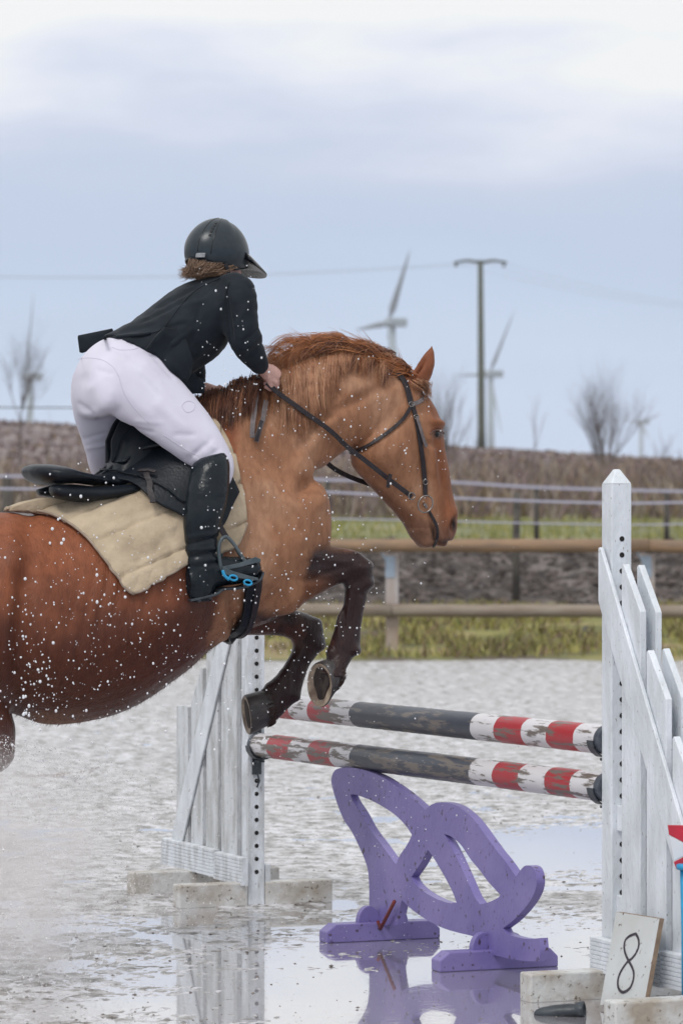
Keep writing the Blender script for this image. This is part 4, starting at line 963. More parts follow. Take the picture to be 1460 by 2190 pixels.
def f_hang(r):       # combed down the near side between hand and mid neck
    x = 590 + 150 * r.random() ** .85; y = crest_at(x) - r.uniform(2, 20); ln = r.uniform(70, 175) * (1 - .75 * max(0, (x - 680) / 60)); sw = r.uniform(-8, 16) + (700 - x) * .10
    return [(x, y), (x + 6 + sw * .1, y + ln * .22), (x + sw * .4, y + ln * .5), (x + sw * .5, y + ln * .78), (x + sw * .9 + r.uniform(-6, 6), y + ln)]
def f_blow(r):       # blown up and back along the top of the neck
    x = r.uniform(640, 884); y = crest_at(x); up = (8 + 30 * r.random() ** 1.3) * (1.0 if x < 810 else .7); bk_ = r.uniform(20, 110)
    return [(x, y + 3), (x - bk_ * .22, y - up * .55), (x - bk_ * .55, y - up * .95), (x - bk_, crest_at(max(420, x - bk_)) - up * r.uniform(.2, 1.25) + r.uniform(-3, 8))]
def f_roll(r):       # heavy roll lying over the crest to the near side
    x = r.uniform(690, 872); y = crest_at(x); d = r.uniform(8, 26)
    return [(x, y - r.uniform(4, 22)), (x - 14, y - r.uniform(10, 26)), (x - 34, y - 6), (x - 52 - r.uniform(0, 12), y + d)]
def f_arch(r):       # locks that rise off the crest and tumble down over it
    x = 600 + 250 * r.random(); y = crest_at(x); k = 1 if x < 720 else .45; up = r.uniform(6, 26); sw = r.uniform(14, 40)
    return [(x, y + 2), (x - sw * .3, y - up), (x - sw * .75, y - up * .6), (x - sw, y + r.uniform(18, 46) * k), (x - sw - r.uniform(-6, 10), y + r.uniform(50, 105) * k)]
def f_dark(r):       # wet dark locks on the withers
    x = r.uniform(424, 592); y = crest_at(x) + r.uniform(-5, 14); ln = r.uniform(45, 95) * (1.15 if x < 520 else .85); sw = r.uniform(-26, -4)
    return [(x, y), (x + sw * .3, y + ln * .3), (x + sw * .7, y + ln * .62), (x + sw, y + ln)]
def f_fly(r):        # stray wisps
    x = r.uniform(600, 890); y = crest_at(x) - 12; bk_ = r.uniform(40, 95)
    return [(x, y), (x - bk_ * .3, y - r.uniform(14, 26)), (x - bk_ * .7, y - r.uniform(16, 34)), (x - bk_, y - r.uniform(2, 30))]
mane('mane', 3000, f_hang, [M_mane, M_mane, M_mane_l, M_mane_l], .0011)
mane('mane', 2000, f_blow, [M_mane, M_mane_o, M_mane_o], .0010)
mane('mane', 1200, f_roll, [M_mane, M_mane_d, M_mane_d], .0011)  # dark strands paint in the shade under the roll
mane('mane', 1500, f_arch, [M_mane, M_mane_l, M_mane_o, M_mane_l], .0010)
mane('mane', 2600, f_dark, [M_mane_d, M_mane_d, M_mane], .0011)
mane('mane', 220, f_fly, [M_mane_o, M_mane_l], .0005)
def f_fore(r):
    x = r.uniform(898, 914); y = r.uniform(818, 832); return [(x - 8, y - 8), (x + r.uniform(2, 10), y), (x + r.uniform(2, 12), y + 12), (x + r.uniform(-4, 4), y + r.uniform(16, 30))]
mane('forelock', 120, f_fore, [M_mane, M_mane_l], .0009)
mb = MB(); rr = random.Random(3)
for i in range(500):
    x0 = S(-415, 1300, rr.uniform(-.02, .02)); pts = []
    for k in range(9):
        t_ = k / 8; pts.append(S(-420 - 120 * t_ + 40 * math.sin(t_ * 3) + rr.gauss(0, 6), 1310 + 330 * t_ ** 1.4 + rr.gauss(0, 4), rr.gauss(0, .02 + .03 * t_)))
    strand(pts, .0014, mb)
mb.build('tail', M_mane, horse, True)

# ------------------------------------------------------------------ tack
def drape(top, bot, nu, nv, off, name, mt, parent, th=.012, off2=None, grooves=None, mirror_it=True, fbn=.03, bv=None, join=True):
    """cloth or leather laid on the horse: ruled between two outlines of the picture, dropped onto the body, repeated on the far side and joined over the back"""
    T = spline(top, 10); Bt = spline(bot, 10)
    def at(Lst, u):
        # arc-length parameter
        d = [0]
        for i in range(1, len(Lst)): d.append(d[-1] + float(np.linalg.norm(Lst[i] - Lst[i - 1])))
        s_ = u * d[-1]
        for i in range(1, len(d)):
            if d[i] >= s_ - 1e-9:
                k = (s_ - d[i - 1]) / (d[i] - d[i - 1] + 1e-9); return Lst[i - 1] * (1 - k) + Lst[i] * k
        return Lst[-1]
    rows = []
    for j in range(nv + 1):
        v = j / nv; row = []
        for i in range(nu + 1):
            p = at(T, i / nu) * (1 - v) + at(Bt, i / nu) * v
            w_, n_ = hit(p[0], p[1], off if off2 is None else off2(p[0], p[1]), fbn, bv)
            row.append((w_, n_, p))
        rows.append(row)
    G = [[Vector(r_[0]) for r_ in row] for row in rows]
    for _ in range(3):
        H = [[v.copy() for v in row] for row in G]
        for j in range(nv + 1):
            for i in range(nu + 1):
                nb_ = []
                if 0 < i < nu: nb_ += [G[j][i - 1], G[j][i + 1]]
                if 0 < j < nv: nb_ += [G[j - 1][i], G[j + 1][i]]
                if (0 < i < nu) and (0 < j < nv): H[j][i] = G[j][i] * .4 + sum(nb_, Vector()) / 4 * .6
                elif nb_: H[j][i] = G[j][i] * .6 + sum(nb_, Vector()) / len(nb_) * .4
        G = H
    if grooves:
        for j in range(nv + 1):
            for i in range(nu + 1): G[j][i] = G[j][i] + rows[j][i][1] * grooves(rows[j][i][2][0], rows[j][i][2][1])
    m = MB(); W_ = nu + 1
    vs = [v for row in G for v in row]; fs = [(j * W_ + i, j * W_ + i + 1, (j + 1) * W_ + i + 1, (j + 1) * W_ + i) for j in range(nv) for i in range(nu)]
    if mirror_it:
        b_ = len(vs); vs += [mirror(v) for v in vs]; fs += [tuple(b_ + k for k in f)[::-1] for f in fs]
        if join: fs += [(b_ + i, b_ + i + 1, i + 1, i) for i in range(nu)]
    m.add(vs, fs); o = m.build(name, mt, parent, True)
    s_ = o.modifiers.new('s', 'SOLIDIFY'); s_.thickness = th; s_.offset = 0
    return o, G
PADT = [(22, 1092), (60, 1072), (110, 1062), (170, 1052), (230, 1030), (300, 985), (370, 930), (420, 888), (440, 905), (470, 960), (500, 1035)]
PADB = [(20, 1096), (70, 1102), (130, 1118), (180, 1150), (216, 1192), (247, 1232), (281, 1270), (300, 1263), (345, 1238), (397, 1206), (450, 1186), (505, 1162), (522, 1130)]
PADT = [(22, 1093), (70, 1078), (130, 1070), (190, 1055), (240, 1032), (300, 990), (360, 945), (410, 905), (455, 900), (490, 960), (512, 1040)]
PADB = [(19, 1097), (70, 1101), (125, 1114), (180, 1150), (216, 1192), (247, 1232), (279, 1271), (315, 1256), (355, 1234), (397, 1207), (450, 1188), (500, 1166), (524, 1120)]
pad = empty('saddle_pad', S(280, 1150, .2), 'tan quilted saddle pad lying on the horse back under the black saddle', 'saddle pad')
def grv(x, y):
    g_ = 0
    # seams fall forward and down across the pad; one border seam follows the lower edge
    for (x0, y0, sl) in ((150, 1115, -.42), (213, 1158, -.42), (265, 1233, -.45)):
        d = abs((y - y0) - sl * (x - x0)) / math.hypot(1, sl); g_ += -.010 * math.exp(-(d / 3.6) ** 2)
    puff = .0035 * math.sin((y + .42 * x) * .075)
    return g_ + puff * .8 + .003 * math.sin(x * .11 + y * .05) * math.sin(y * .09)
drape(PADT, PADB, 110, 60, .016, 'quilt', M_pad, pad, .009, grooves=grv)
mbp = MB()
for mir in (0, 1):
    pts = []; 
    for x, y, in spline(PADB, 6):
        p_, n_ = hit(x, y, .018); pts.append(mirror(p_) if mir else p_)
    mbp.tube(pts, .0048, 8)
mbp.build('piping', M_pipe, pad, True)

sad = empty('saddle', S(230, 1010, 0), 'black leather jumping saddle with girth and stirrups on the tan pad', 'saddle')
drape([(205, 1035), (250, 1000), (300, 955), (350, 925), (400, 900), (440, 900)], [(215, 1052), (285, 1050), (330, 1088), (385, 1112), (450, 1145), (500, 1060)], 40, 26, .045, 'flap', M_black_lea, sad, .012, mirror_it=False)
_f, _G = drape([(205, 1035), (250, 1000), (300, 955), (350, 925), (400, 900), (440, 900)], [(215, 1052), (285, 1050), (330, 1088), (385, 1112), (450, 1145), (500, 1060)], 40, 26, .045, 'flap', M_black_lea, sad, .012, mirror_it=False)
for v in _f.data.vertices: v.co = mirror(v.co)
_f.data.flip_normals()
seat = loft([(54, 1006, 60, 1022, 0, .05), (60, 994, 76, 1034, 0, .11), (80, 989, 100, 1042, 0, .155), (112, 990, 132, 1040, 0, .17), (150, 999, 175, 1042, 0, .16), (190, 1007, 225, 1048, 0, .135), (220, 1004, 270, 1050, 0, .115),
    (236, 975, 310, 1040, 0, .10), (246, 940, 345, 1010, 0, .095), (268, 912, 370, 975, 0, .09), (300, 890, 395, 950, 0, .085), (330, 872, 415, 925, 0, .07), (350, 866, 420, 905, 0, .03)], seg=28, k=4, sq=.85)
seatm = fuse([seat], .008, 3); new_obj('seat', seatm, M_black_lea, sad)
for n_ in (.105, -.105):
    pn = loft([(80 if n_ < 0 else 108, 1046, 84 if n_ < 0 else 112, 1060, n_, .02), (115, 1036, 125, 1068, n_, .05), (160, 1036, 168, 1074, n_, .055), (215, 1040, 222, 1070, n_ * 1.1, .055), (270, 1035, 280, 1060, n_ * 1.2, .045), (300, 1035, 305, 1045, n_ * 1.2, .02)], seg=18, k=4)
    pn.build('panel', M_black_lea, sad, True)
# skirt over the stirrup bar, seam lines
drape([(238, 965), (262, 915), (300, 893), (350, 905), (395, 930)], [(238, 1010), (275, 1028), (315, 1000), (360, 985), (405, 985)], 26, 14, .072, 'skirt', M_black_lea, sad, .008, mirror_it=True, join=False)
m = MB(); 
for pts_ in ([(242, 1012), (290, 1018), (330, 990), (370, 962), (400, 950)], [(300, 1040), (350, 1060), (392, 1090)], [(232, 1035), (270, 1038), (300, 1042)]):
    m.tube([hit(x, y, .058)[0] for x, y in spline(pts_, 5)], .003, 6)
m.build('seam', M_black_lea, sad, True)
# billet strap and keeper
m = MB(); pts = [hit(x, y, .062) for x, y in spline([(321, 1038), (323, 1060), (325, 1097)], 4)]; m.ribbon([p for p, n in pts], .0095, [n for p, n in pts], .005); m.build('strap_end', M_strap, sad)
m = MB(); pts = [hit(x, y, .066) for x, y in spline([(304, 1038), (320, 1034), (338, 1036)], 4)]; m.ribbon([p for p, n in pts], .005, [n for p, n in pts], .006); m.build('keeper', M_strap, sad)
# girth, right round the barrel
def strap_ring(top, bot, hwpx, off, name, mt, parent, th=.008, k0=-1.95, k1=1.95):
    A_, B_ = S(*top, 0), S(*bot, 0); c_ = A_.lerp(B_, .5); u_ = (A_ - B_).normalized(); m = MB(); pts = []; ns = []
    for i in range(61):
        an = math.pi + (k0 + (k1 - k0) * i / 60); d = u_ * math.cos(an) + SD * math.sin(an)
        loc, n_, ii, ds = bvh_h.ray_cast(c_ + d * 1.2, -d)
        if loc is None: continue
        pts.append(loc + n_ * off); ns.append(n_)
    for _ in range(3): pts = [pts[0]] + [(pts[i - 1] + pts[i] + pts[i + 1]) / 3 for i in range(1, len(pts) - 1)] + [pts[-1]]
    m.ribbon(pts, hwpx, ns, th); o = m.build(name, mt, parent, True, bevel=.003); return o
# side-on the girth bulges over the clipped skin behind the elbow
strap_ring((462, 930), (490, 1352), .030, .012, 'girth', M_black_lea, sad, .014, -1.12, 1.12)
strap_ring((470, 930), (497, 1340), .012, .026, 'girth_strap', M_strap, sad, .005, -1.05, 1.05)

# bridle and reins
brd = empty('bridle', S(900, 900, .08), 'dark leather bridle with ring bit and reins on the chestnut horse head', 'bridle')
def Z3(l): return [(500 + x / 2.92, 700 + y / 2.92) for x, y in l]
def strap(pts, w, name, mt=M_strap, off=.004, th=.004, k=5, both=True, fbn=.09):
    for s in ((0, 1) if both else (0,)):
        P_, N_ = [], []
        for x, y in spline(pts, k):
            p_, n_ = hit(x, y, off, fbn)
            P_.append(mirror(p_) if s else p_); N_.append((n_ - 2 * n_.dot(SD) * SD) if s else n_)
        for _ in range(2): P_ = [P_[0]] + [(P_[i - 1] + P_[i] * 2 + P_[i + 1]) / 4 for i in range(1, len(P_) - 1)] + [P_[-1]]
        m = MB(); m.ribbon(P_, w, N_, th); m.build(name, mt, brd, bevel=.001)
strap(Z3([(1000, 283), (1050, 330), (1080, 400), (1100, 480)]), .011, 'headpiece', off=.006)
strap(Z3([(1108, 478), (1130, 560), (1155, 700), (1178, 850), (1187, 960), (1190, 1050)]), .0085, 'cheekpiece')
strap(Z3([(1100, 485), (1145, 470), (1196, 440)]), .0075, 'browband', M_strap_grey, off=.006)
strap(Z3([(1100, 495), (1050, 580), (960, 660), (860, 730), (800, 762), (745, 785)]), .0062, 'throat_lash', off=.005)
strap(Z3([(1130, 560), (1152, 630), (1170, 690), (1192, 745)]), .006, 'strap_end', M_strap_grey, off=.010, both=False)
strap(Z3([(1215, 1150), (1256, 1225), (1268, 1310), (1240, 1365)]), .0055, 'jaw_strap', M_strap, off=.004, both=False)
# brow ring buckles
for x, y in ((1100, 485), (1130, 565), (1185, 965)):
    p_, n_ = hit(*Z3([(x, y)])[0], .012); m = MB(); t1 = n_.orthogonal().normalized(); t2 = n_.cross(t1)
    m.tube([p_ + (t1 * math.cos(k) + t2 * math.sin(k)) * .009 for k in [i * 2 * math.pi / 12 for i in range(13)]], .0018, 6); m.build('buckle', M_steel, brd, True)
bc, bn = hit(904, 1076, .022, .07)
for s in (0, 1):
    m = MB(); u_ = (FW * .45 + UP * .89).normalized() * .84; v_ = (FW * .89 - UP * .45).normalized() * .85 + SD * .25
    pts = [bc + u_ * .037 * math.cos(k) + v_ * .028 * math.sin(k) for k in [i * 2 * math.pi / 28 for i in range(29)]]
    if s: pts = [mirror(p) for p in pts]
    m.tube(pts, .0028, 8); m.build('bit_ring', M_steel, brd, True)
m = MB(); m.tube([bc - SD * .01, S(925, 1105, 0), mirror(bc - SD * .01)], .006, 8); m.build('bit', M_steel, brd, True)
rein = Z3([(205, 345), (300, 440), (380, 530), (500, 600), (635, 690), (720, 760), (800, 815), (940, 930), (1040, 1005), (1110, 1058)])
hand_n = .10
for s in (0, 1):
    src = rein if not s else [(545, 815), (600, 870), (660, 940), (700, 990), (740, 1016), (790, 1035), (860, 1060), (905, 1080)]
    pts = []; sp_ = spline(src, 6)
    for i, (x, y) in enumerate(sp_):
        t_ = i / (len(sp_) - 1); pts.append(S(x, y, (.125 * (1 - t_) + .082 * t_) * (-1 if s else 1)))
    if not s:
        # keep the rein outside the neck
        q2 = []
        for p_ in pts:
            x, y = to_px(p_); h_, n_ = hit(x, y, .034 if x < 720 else .010, .05)
            q2.append(h_ if h_.y < p_.y + .0 and side_of(h_) > side_of(p_) - .02 else p_)
        for _ in range(14): q2 = [q2[0]] + [(q2[i - 1] + q2[i] + q2[i + 1]) / 3 for i in range(1, len(q2) - 1)] + [q2[-1]]
        pts = q2
    m = MB(); m.ribbon(pts, .0085, SD if not s else -SD, .004); m.build('rein', M_strap, brd, bevel=.001)
p_ = S(830, 1027, .11); m = MB(); m.ribbon([p_ + FW * .006 + UP * .022, p_, p_ - FW * .004 - UP * .026], .006, SD, .012); m.build('rein_stop', M_strap, brd, bevel=.002)
p_ = S(880, 1061, .10); m = MB(); m.tube([p_ + (FW * math.cos(k) + UP * math.sin(k)) * .012 for k in [i * 2 * math.pi / 14 for i in range(15)]], .0025, 6); m.build('buckle', M_steel, brd, True)
# slack end of the rein hanging down the shoulder
for pts_, mt_ in (([(552, 812), (546, 850), (540, 900), (537, 938)], M_strap_grey), ([(566, 862), (563, 880), (558, 905), (552, 925), (546, 945)], M_strap_grey), ([(556, 908), (551, 926), (545, 944)], M_strap)):
    P_ = []; N_ = []
    for x, y in spline(pts_, 5):
        h_, n_ = hit(x, y, .016 if mt_ is M_strap_grey else .021, .05); P_.append(h_); N_.append(n_)
    m = MB(); m.ribbon(P_, .0085 if mt_ is M_strap_grey else .0065, N_, .003); m.build('hanging_loop', mt_, brd, bevel=.001)

# ------------------------------------------------------------------ rider
rider = empty('person', S(240, 860, 0), 'rider crouched forward over the horse neck in dark jacket, white breeches, black boots and helmet', 'person')
def wrinkle(me, amp, sc, st=(1, 1, 1), lines=()):
    aa = co_of(me); nn_ = nr_of(me); w = (fbm(aa * np.array(st) * sc, 3) - .5) * amp
    q_ = px_of(aa)
    for (x0, y0, x1, y1, wd, am) in lines:
        d = np.array([x1 - x0, y1 - y0], float); L_ = np.linalg.norm(d); d /= L_; rel = q_ - np.array([x0, y0]); t_ = rel @ d; o_ = rel @ np.array([-d[1], d[0]])
        w = w + am * np.exp(-(o_ / wd) ** 2) * smst(-.1 * L_, .15 * L_, t_) * (1 - smst(.85 * L_, 1.1 * L_, t_))
    set_co(me, aa + nn_ * w[:, None])
# breeches
pel = loft([(285, 690, 395, 790, 0, .125), (240, 712, 362, 800, 0, .14), (206, 728, 345, 815, 0, .152), (178, 752, 325, 838, 0, .168), (160, 785, 300, 862, 0, .178), (152, 822, 270, 885, 0, .178), (154, 858, 240, 895, 0, .16), (168, 888, 215, 900, 0, .10)], seg=32, k=4)
thR = loft([(300, 742, 178, 830, .085, .075), (335, 752, 208, 866, .10, .088), (378, 800, 248, 896, .125, .090), (420, 848, 300, 930, .155, .086), (455, 895, 352, 962, .185, .080), (480, 938, 398, 994, .21, .072), (497, 975, 432, 1012, .225, .064), (501, 1004, 446, 1026, .235, .056), (490, 1040, 440, 1045, .245, .05)], seg=28, k=4)
thL = loft([(152, 800, 290, 850, -.07, .085), (150, 845, 280, 885, -.09, .092), (156, 890, 285, 905, -.12, .092), (170, 935, 285, 935, -.16, .084), (182, 970, 290, 960, -.19, .075), (190, 1003, 300, 980, -.22, .068), (215, 1050, 320, 1010, -.25, .06), (260, 1100, 350, 1050, -.28, .055)], seg=24, k=4)
bm_ = fuse([pel, thR, thL, ], .008, 22, .7)
aa = co_of(bm_); nn_ = nr_of(bm_); q_ = px_of(aa)
wrinkle(bm_, .005, 8, lines=[(215, 905, 262, 870, 9, -.003), (262, 905, 340, 955, 8, -.004), (330, 860, 400, 920, 9, .004), (260, 830, 330, 900, 10, .003), (440, 940, 488, 985, 6, .004), (395, 960, 440, 1000, 5, .004), (370, 930, 420, 930, 5, -.004), (420, 1000, 470, 960, 5, -.005), (400, 985, 455, 935, 6, -.004), (300, 800, 345, 850, 5, -.004), (205, 790, 245, 800, 5, -.003), (268, 760, 300, 790, 4, -.003), (180, 800, 200, 880, 16, -.005), (275, 915, 330, 925, 4, -.004), (285, 900, 350, 905, 4, .003), (440, 1005, 480, 985, 3, -.005), (430, 990, 470, 968, 3, .004), (410, 975, 450, 945, 3, -.004), (330, 765, 372, 812, 3, -.004), (310, 775, 350, 820, 3, .003), (230, 745, 262, 765, 3, -.003), (165, 860, 215, 900, 5, -.004), (172, 880, 240, 915, 4, .003), (175, 940, 230, 925, 4, -.003), (182, 960, 240, 950, 4, .003)])
breech = new_obj('breeches', bm_, M_breech, rider)
bvh_b = BVHTree.FromPolygons([v.co.copy() for v in bm_.vertices], [tuple(p.vertices) for p in bm_.polygons])
m = MB()
for pts_ in ([(166, 768), (190, 765), (220, 770), (242, 785), (254, 805)], [(240, 742), (255, 748), (285, 747), (300, 741)], [(388, 868), (395, 860), (407, 858), (417, 866), (412, 878), (398, 881), (388, 868)], [(254, 805), (265, 840), (285, 870), (318, 905)], [(350, 930), (395, 960), (425, 975)]):
    m.tube([hit(x, y, .0004, .12, bvh_b)[0] for x, y in spline(pts_, 5)], .0011, 5)
m.build('seam', mat('breeches_seam', (.57, .55, .64), rough=.8), breech, True)
# jacket
tor = loft([(222, 713, 352, 806, 0, .150), (262, 694, 395, 812, 0, .155), (305, 664, 428, 792, 0, .158), (345, 634, 458, 768, 0, .168), (385, 608, 484, 735, 0, .185), (425, 592, 505, 700, 0, .192), (462, 583, 522, 662, 0, .178), (488, 580, 530, 632, 0, .125), (500, 580, 526, 612, 0, .075)], seg=36, k=4)
arR = loft([(470, 590, 455, 660, .13, .07), (505, 584, 470, 690, .16, .07), (535, 600, 478, 712, .185, .062), (548, 640, 486, 730, .20, .056), (552, 685, 494, 745, .20, .052), (560, 715, 508, 765, .19, .046), (566, 745, 526, 780, .17, .040), (570, 770, 543, 795, .145, .036), (572, 785, 553, 803, .13, .033)], seg=24, k=4)
arL = loft([(440, 590, 400, 650, -.14, .07), (450, 620, 395, 690, -.19, .062), (440, 690, 385, 740, -.22, .056), (430, 740, 385, 790, -.22, .05), (438, 785, 395, 820, -.19, .043), (440, 812, 405, 838, -.15, .036), (444, 822, 425, 842, -.12, .033)], seg=20, k=4)
jm = fuse([tor, arR, arL], .0075, 5, .6)
wrinkle(jm, .014, 10, lines=[(300, 690, 400, 640, 5, -.006), (310, 715, 400, 690, 6, -.005), (330, 660, 430, 610, 5, -.005), (360, 740, 420, 700, 5, .005), (480, 600, 495, 735, 6, -.014), (410, 740, 430, 640, 3, -.004), (430, 640, 480, 590, 3, -.003),
    (555, 700, 515, 735, 4, -.006), (560, 715, 522, 750, 4, .005), (565, 730, 530, 762, 4, -.005), (400, 800, 470, 735, 9, -.006), (345, 760, 380, 700, 5, -.006), (540, 640, 500, 700, 6, .004), (250, 712, 330, 695, 5, -.005), (270, 722, 350, 705, 4, .005), (370, 660, 440, 640, 6, .004)])
wrinkle(jm, .006, 28, (1, 1, 2))
jacket = new_obj('jacket', jm, M_jacket, rider)
bvh_j = BVHTree.FromPolygons([v.co.copy() for v in jm.vertices], [tuple(p.vertices) for p in jm.polygons])
def panel(pts, nfn, th_, name, mt, par, smooth_pts=False, n_in=10):
    bm = bmesh.new(); L_ = smooth_loop(pts, 3) if smooth_pts else pts
    vs = [bm.verts.new(S(x, y, nfn(x, y))) for x, y in L_]
    f = bm.faces.new(vs); bmesh.ops.triangulate(bm, faces=[f])
    bmesh.ops.subdivide_edges(bm, edges=bm.edges[:], cuts=3, use_grid_fill=True)
    for v in bm.verts:
        x, y = to_px(v.co); v.co = S(x, y, nfn(x, y))
    bmesh.ops.recalc_face_normals(bm, faces=bm.faces); me = bpy.data.meshes.new(name); bm.to_mesh(me); bm.free()
    o = new_obj(name, me, mt, par, True); s_ = o.modifiers.new('s', 'SOLIDIFY'); s_.thickness = th_; s_.offset = 0; return o
panel([(352, 700), (330, 722), (313, 746), (330, 757), (346, 772), (362, 792), (382, 808), (398, 816), (408, 800), (412, 770), (400, 730), (380, 705)], lambda x, y: .158 + .010 * math.sin((x + y) * .05), .007, 'tail_flap', M_jacket, jacket)
panel([(240, 702), (167, 717), (166, 722), (170, 753), (176, 755), (192, 742), (215, 730), (250, 722)], lambda x, y: -.10 - .0006 * (240 - x), .006, 'tail_flap', M_jacket, jacket)
panel([(352, 775), (362, 795), (380, 822), (398, 846), (412, 842), (437, 840), (438, 812), (425, 808), (400, 806), (380, 770)], lambda x, y: .10 + .012 * math.sin(x * .09), .006, 'front_flap', M_jacket, jacket)
m = MB(); ck = [(HC - hu * .115 + hf * (.062 * math.cos(k) - .02) + hs * .066 * math.sin(k)) for k in [2 * math.pi * i / 24 for i in range(25)]] if False else None
# rear hem of the jacket lifts off the breeches
m = MB(); m.tube([hit(x, y, .003, .12, bvh_j)[0] for x, y in spline([(222, 722), (260, 720), (300, 716), (322, 712)], 6)], .006, 8); m.build('hem', M_jacket, jacket, True)
m = MB(); m.tube([hit(x, y, .001, .12, bvh_j)[0] for x, y in spline([(325, 712), (350, 700), (385, 655), (420, 620), (470, 595)], 6)], .0016, 6); m.tube([hit(x, y, .001, .12, bvh_j)[0] for x, y in spline([(492, 735), (486, 690), (480, 640), (492, 600)], 6)], .0018, 6); m.build('seam', M_jacket, jacket, True)
# boots
bootR = loft([(425, 980, 478, 965, .255, .045), (412, 995, 488, 980, .262, .058), (405, 1015, 492, 1005, .27, .063), (398, 1050, 490, 1045, .285, .064), (393, 1085, 484, 1082, .295, .062), (391, 1120, 474, 1118, .30, .055), (394, 1155, 467, 1150, .30, .048), (398, 1185, 466, 1180, .30, .043), (398, 1212, 470, 1204, .30, .042), (396, 1240, 468, 1232, .30, .042), (398, 1266, 460, 1262, .30, .038), (408, 1288, 452, 1286, .30, .033)], seg=24, k=4)
footR = loft([(398, 1222, 404, 1268, .30, .036), (430, 1200, 440, 1262, .30, .038), (465, 1190, 475, 1254, .302, .038), (500, 1190, 508, 1250, .305, .043), (530, 1192, 534, 1244, .305, .042), (550, 1198, 550, 1232, .305, .030), (558, 1208, 556, 1220, .305, .008)], seg=20, k=4)
for s in (1, -1):
    bo = fuse([bootR, footR], .006, 4, .5)
    wrinkle(bo, .004, 16, lines=[(395, 1165, 470, 1150, 4, -.007), (395, 1178, 470, 1172, 3, .005), (400, 1192, 470, 1182, 4, -.007), (405, 1205, 470, 1194, 3, .004), (398, 1150, 465, 1140, 4, .003), (420, 1215, 480, 1200, 3, -.004), (400, 1075, 480, 1068, 14, -.002)])
    if s < 0:
        aa = co_of(bo); sd_ = side_arr(aa); aa = aa - 2 * sd_[:, None] * np.array(SD) + np.array(FW) * -.02; set_co(bo, aa); bo.flip_normals()
    bb_ = new_obj('boot', bo, M_boot, rider)
    m = MB(); sole_ = [(402, 1282), (430, 1275), (455, 1268), (470, 1258), (510, 1254), (545, 1240), (556, 1222)]
    pts = [S(x, y, .302) for x, y in spline(sole_, 4)]
    if s < 0: pts = [mirror(p) for p in pts]
    m.ribbon(pts, [.028 + .012 * math.sin(math.pi * i / (len(pts) - 1)) for i in range(len(pts))], [(-UP * .95 + FW * .2).normalized()] * len(pts), .008); m.build('sole', M_rub, bb_, bevel=.002)
    m = MB(); m.box(S(432, 1277, .302) if s > 0 else mirror(S(432, 1277, .302)), FW * .026 + UP * .006, SD * .028, UP * .012); m.build('heel', M_rub, bb_, bevel=.003)
    # knee cap of the boot, stitched edge
    # stirrup
    st = sad; T_ = (lambda p: p) if s > 0 else mirror
    m = MB(); pts = [T_(S(x, y, .335)) for x, y in spline([(474, 1222), (468, 1185), (470, 1160), (482, 1148), (497, 1160), (512, 1182), (524, 1202)], 5)]
    m.tube(pts, .0065, 8); m.tube([T_(S(x, y, .30)) for x, y in spline([(470, 1160), (482, 1146), (496, 1158)], 4)], .006, 8)
    pts = [T_(S(x, y, .27)) for x, y in spline([(478, 1214), (474, 1180), (482, 1150), (500, 1168), (520, 1200)], 5)]; m.tube(pts, .005, 8); m.build('stirrup', M_grey_metal, sad, True)
    m = MB()
    def quadp(l, n_a, n_b, t_=.007):
        k = len(l); vs = [T_(S(x, y, n_a)) for x, y in l] + [T_(S(x, y, n_b)) for x, y in l]; m.add(vs, [tuple(range(k)), tuple(range(k, 2 * k))[::-1]] + [(i, (i + 1) % k, k + (i + 1) % k, k + i) for i in range(k)])
    quadp([(474, 1212), (512, 1204), (546, 1191), (558, 1196), (557, 1203), (545, 1205), (515, 1213), (480, 1220)], .338, .350)
    quadp([(476, 1212), (500, 1222), (535, 1232), (552, 1236), (552, 1242), (530, 1240), (498, 1234), (474, 1226)], .334, .358)
    m.build('stirrup_tread', M_grey_metal, sad, bevel=.002)
    m = MB()
    for (cx_, cy_) in ((499, 1236), (530, 1246)):
        c_ = S(cx_, cy_, .362); m.tube([T_(c_ + FW * .0135 * math.cos(k) + UP * .0085 * math.sin(k) - FW * .003 * math.sin(k)) for k in [i * 2 * math.pi / 16 for i in range(17)]], .0036, 6)
    m.tube([T_(S(x, y, .362)) for x, y in spline([(476, 1220), (480, 1231), (490, 1240)], 4)], .0055, 6)
    m.build('tread_insert', M_blue, sad, True)
    m = MB(); pts = [T_(S(x, y, .30 + .02 * i / 9)) for i, (x, y) in enumerate(spline([(455, 1060), (462, 1100), (472, 1130), (484, 1150)], 3))]; m.ribbon(pts, .010, SD if s > 0 else -SD, .005); m.build('stirrup_leather', M_strap, sad, bevel=.001)

# helmet, head, hair; the head looks away to the right
HN = -.015; HC = S(464, 538, HN); hf = Vector((.74, .62, -.22)).normalized(); hs = hf.cross(UP).normalized(); hu = hs.cross(hf).normalized()
def HL(f, s, u): return HC + hf * f + hs * s + hu * u
bm = bmesh.new(); seg, rg = 48, 26; vs = []
def hr(th_, ph): # superellipsoid shell with a drawn-out back
    f = math.sin(th_) * math.cos(ph); s = math.sin(th_) * math.sin(ph); u = math.cos(th_)
    return HL(f * (.122 if f > 0 else .122) * (1 - .10 * max(u, 0)), s * .100, u * .117 + (-.004 if f > 0 else 0))
rows = []
for i in range(rg + 1):
    row = []
    for j in range(seg):
        ph = 2 * math.pi * j / seg; rim = 1.86 + .18 * max(0, -math.cos(ph)) ** 1 + .22 * abs(math.sin(ph)) ** 2 - .16 * max(0, math.cos(ph)) ** 2; row.append(bm.verts.new(hr(.001 + rim * i / rg, ph)))
    rows.append(row)
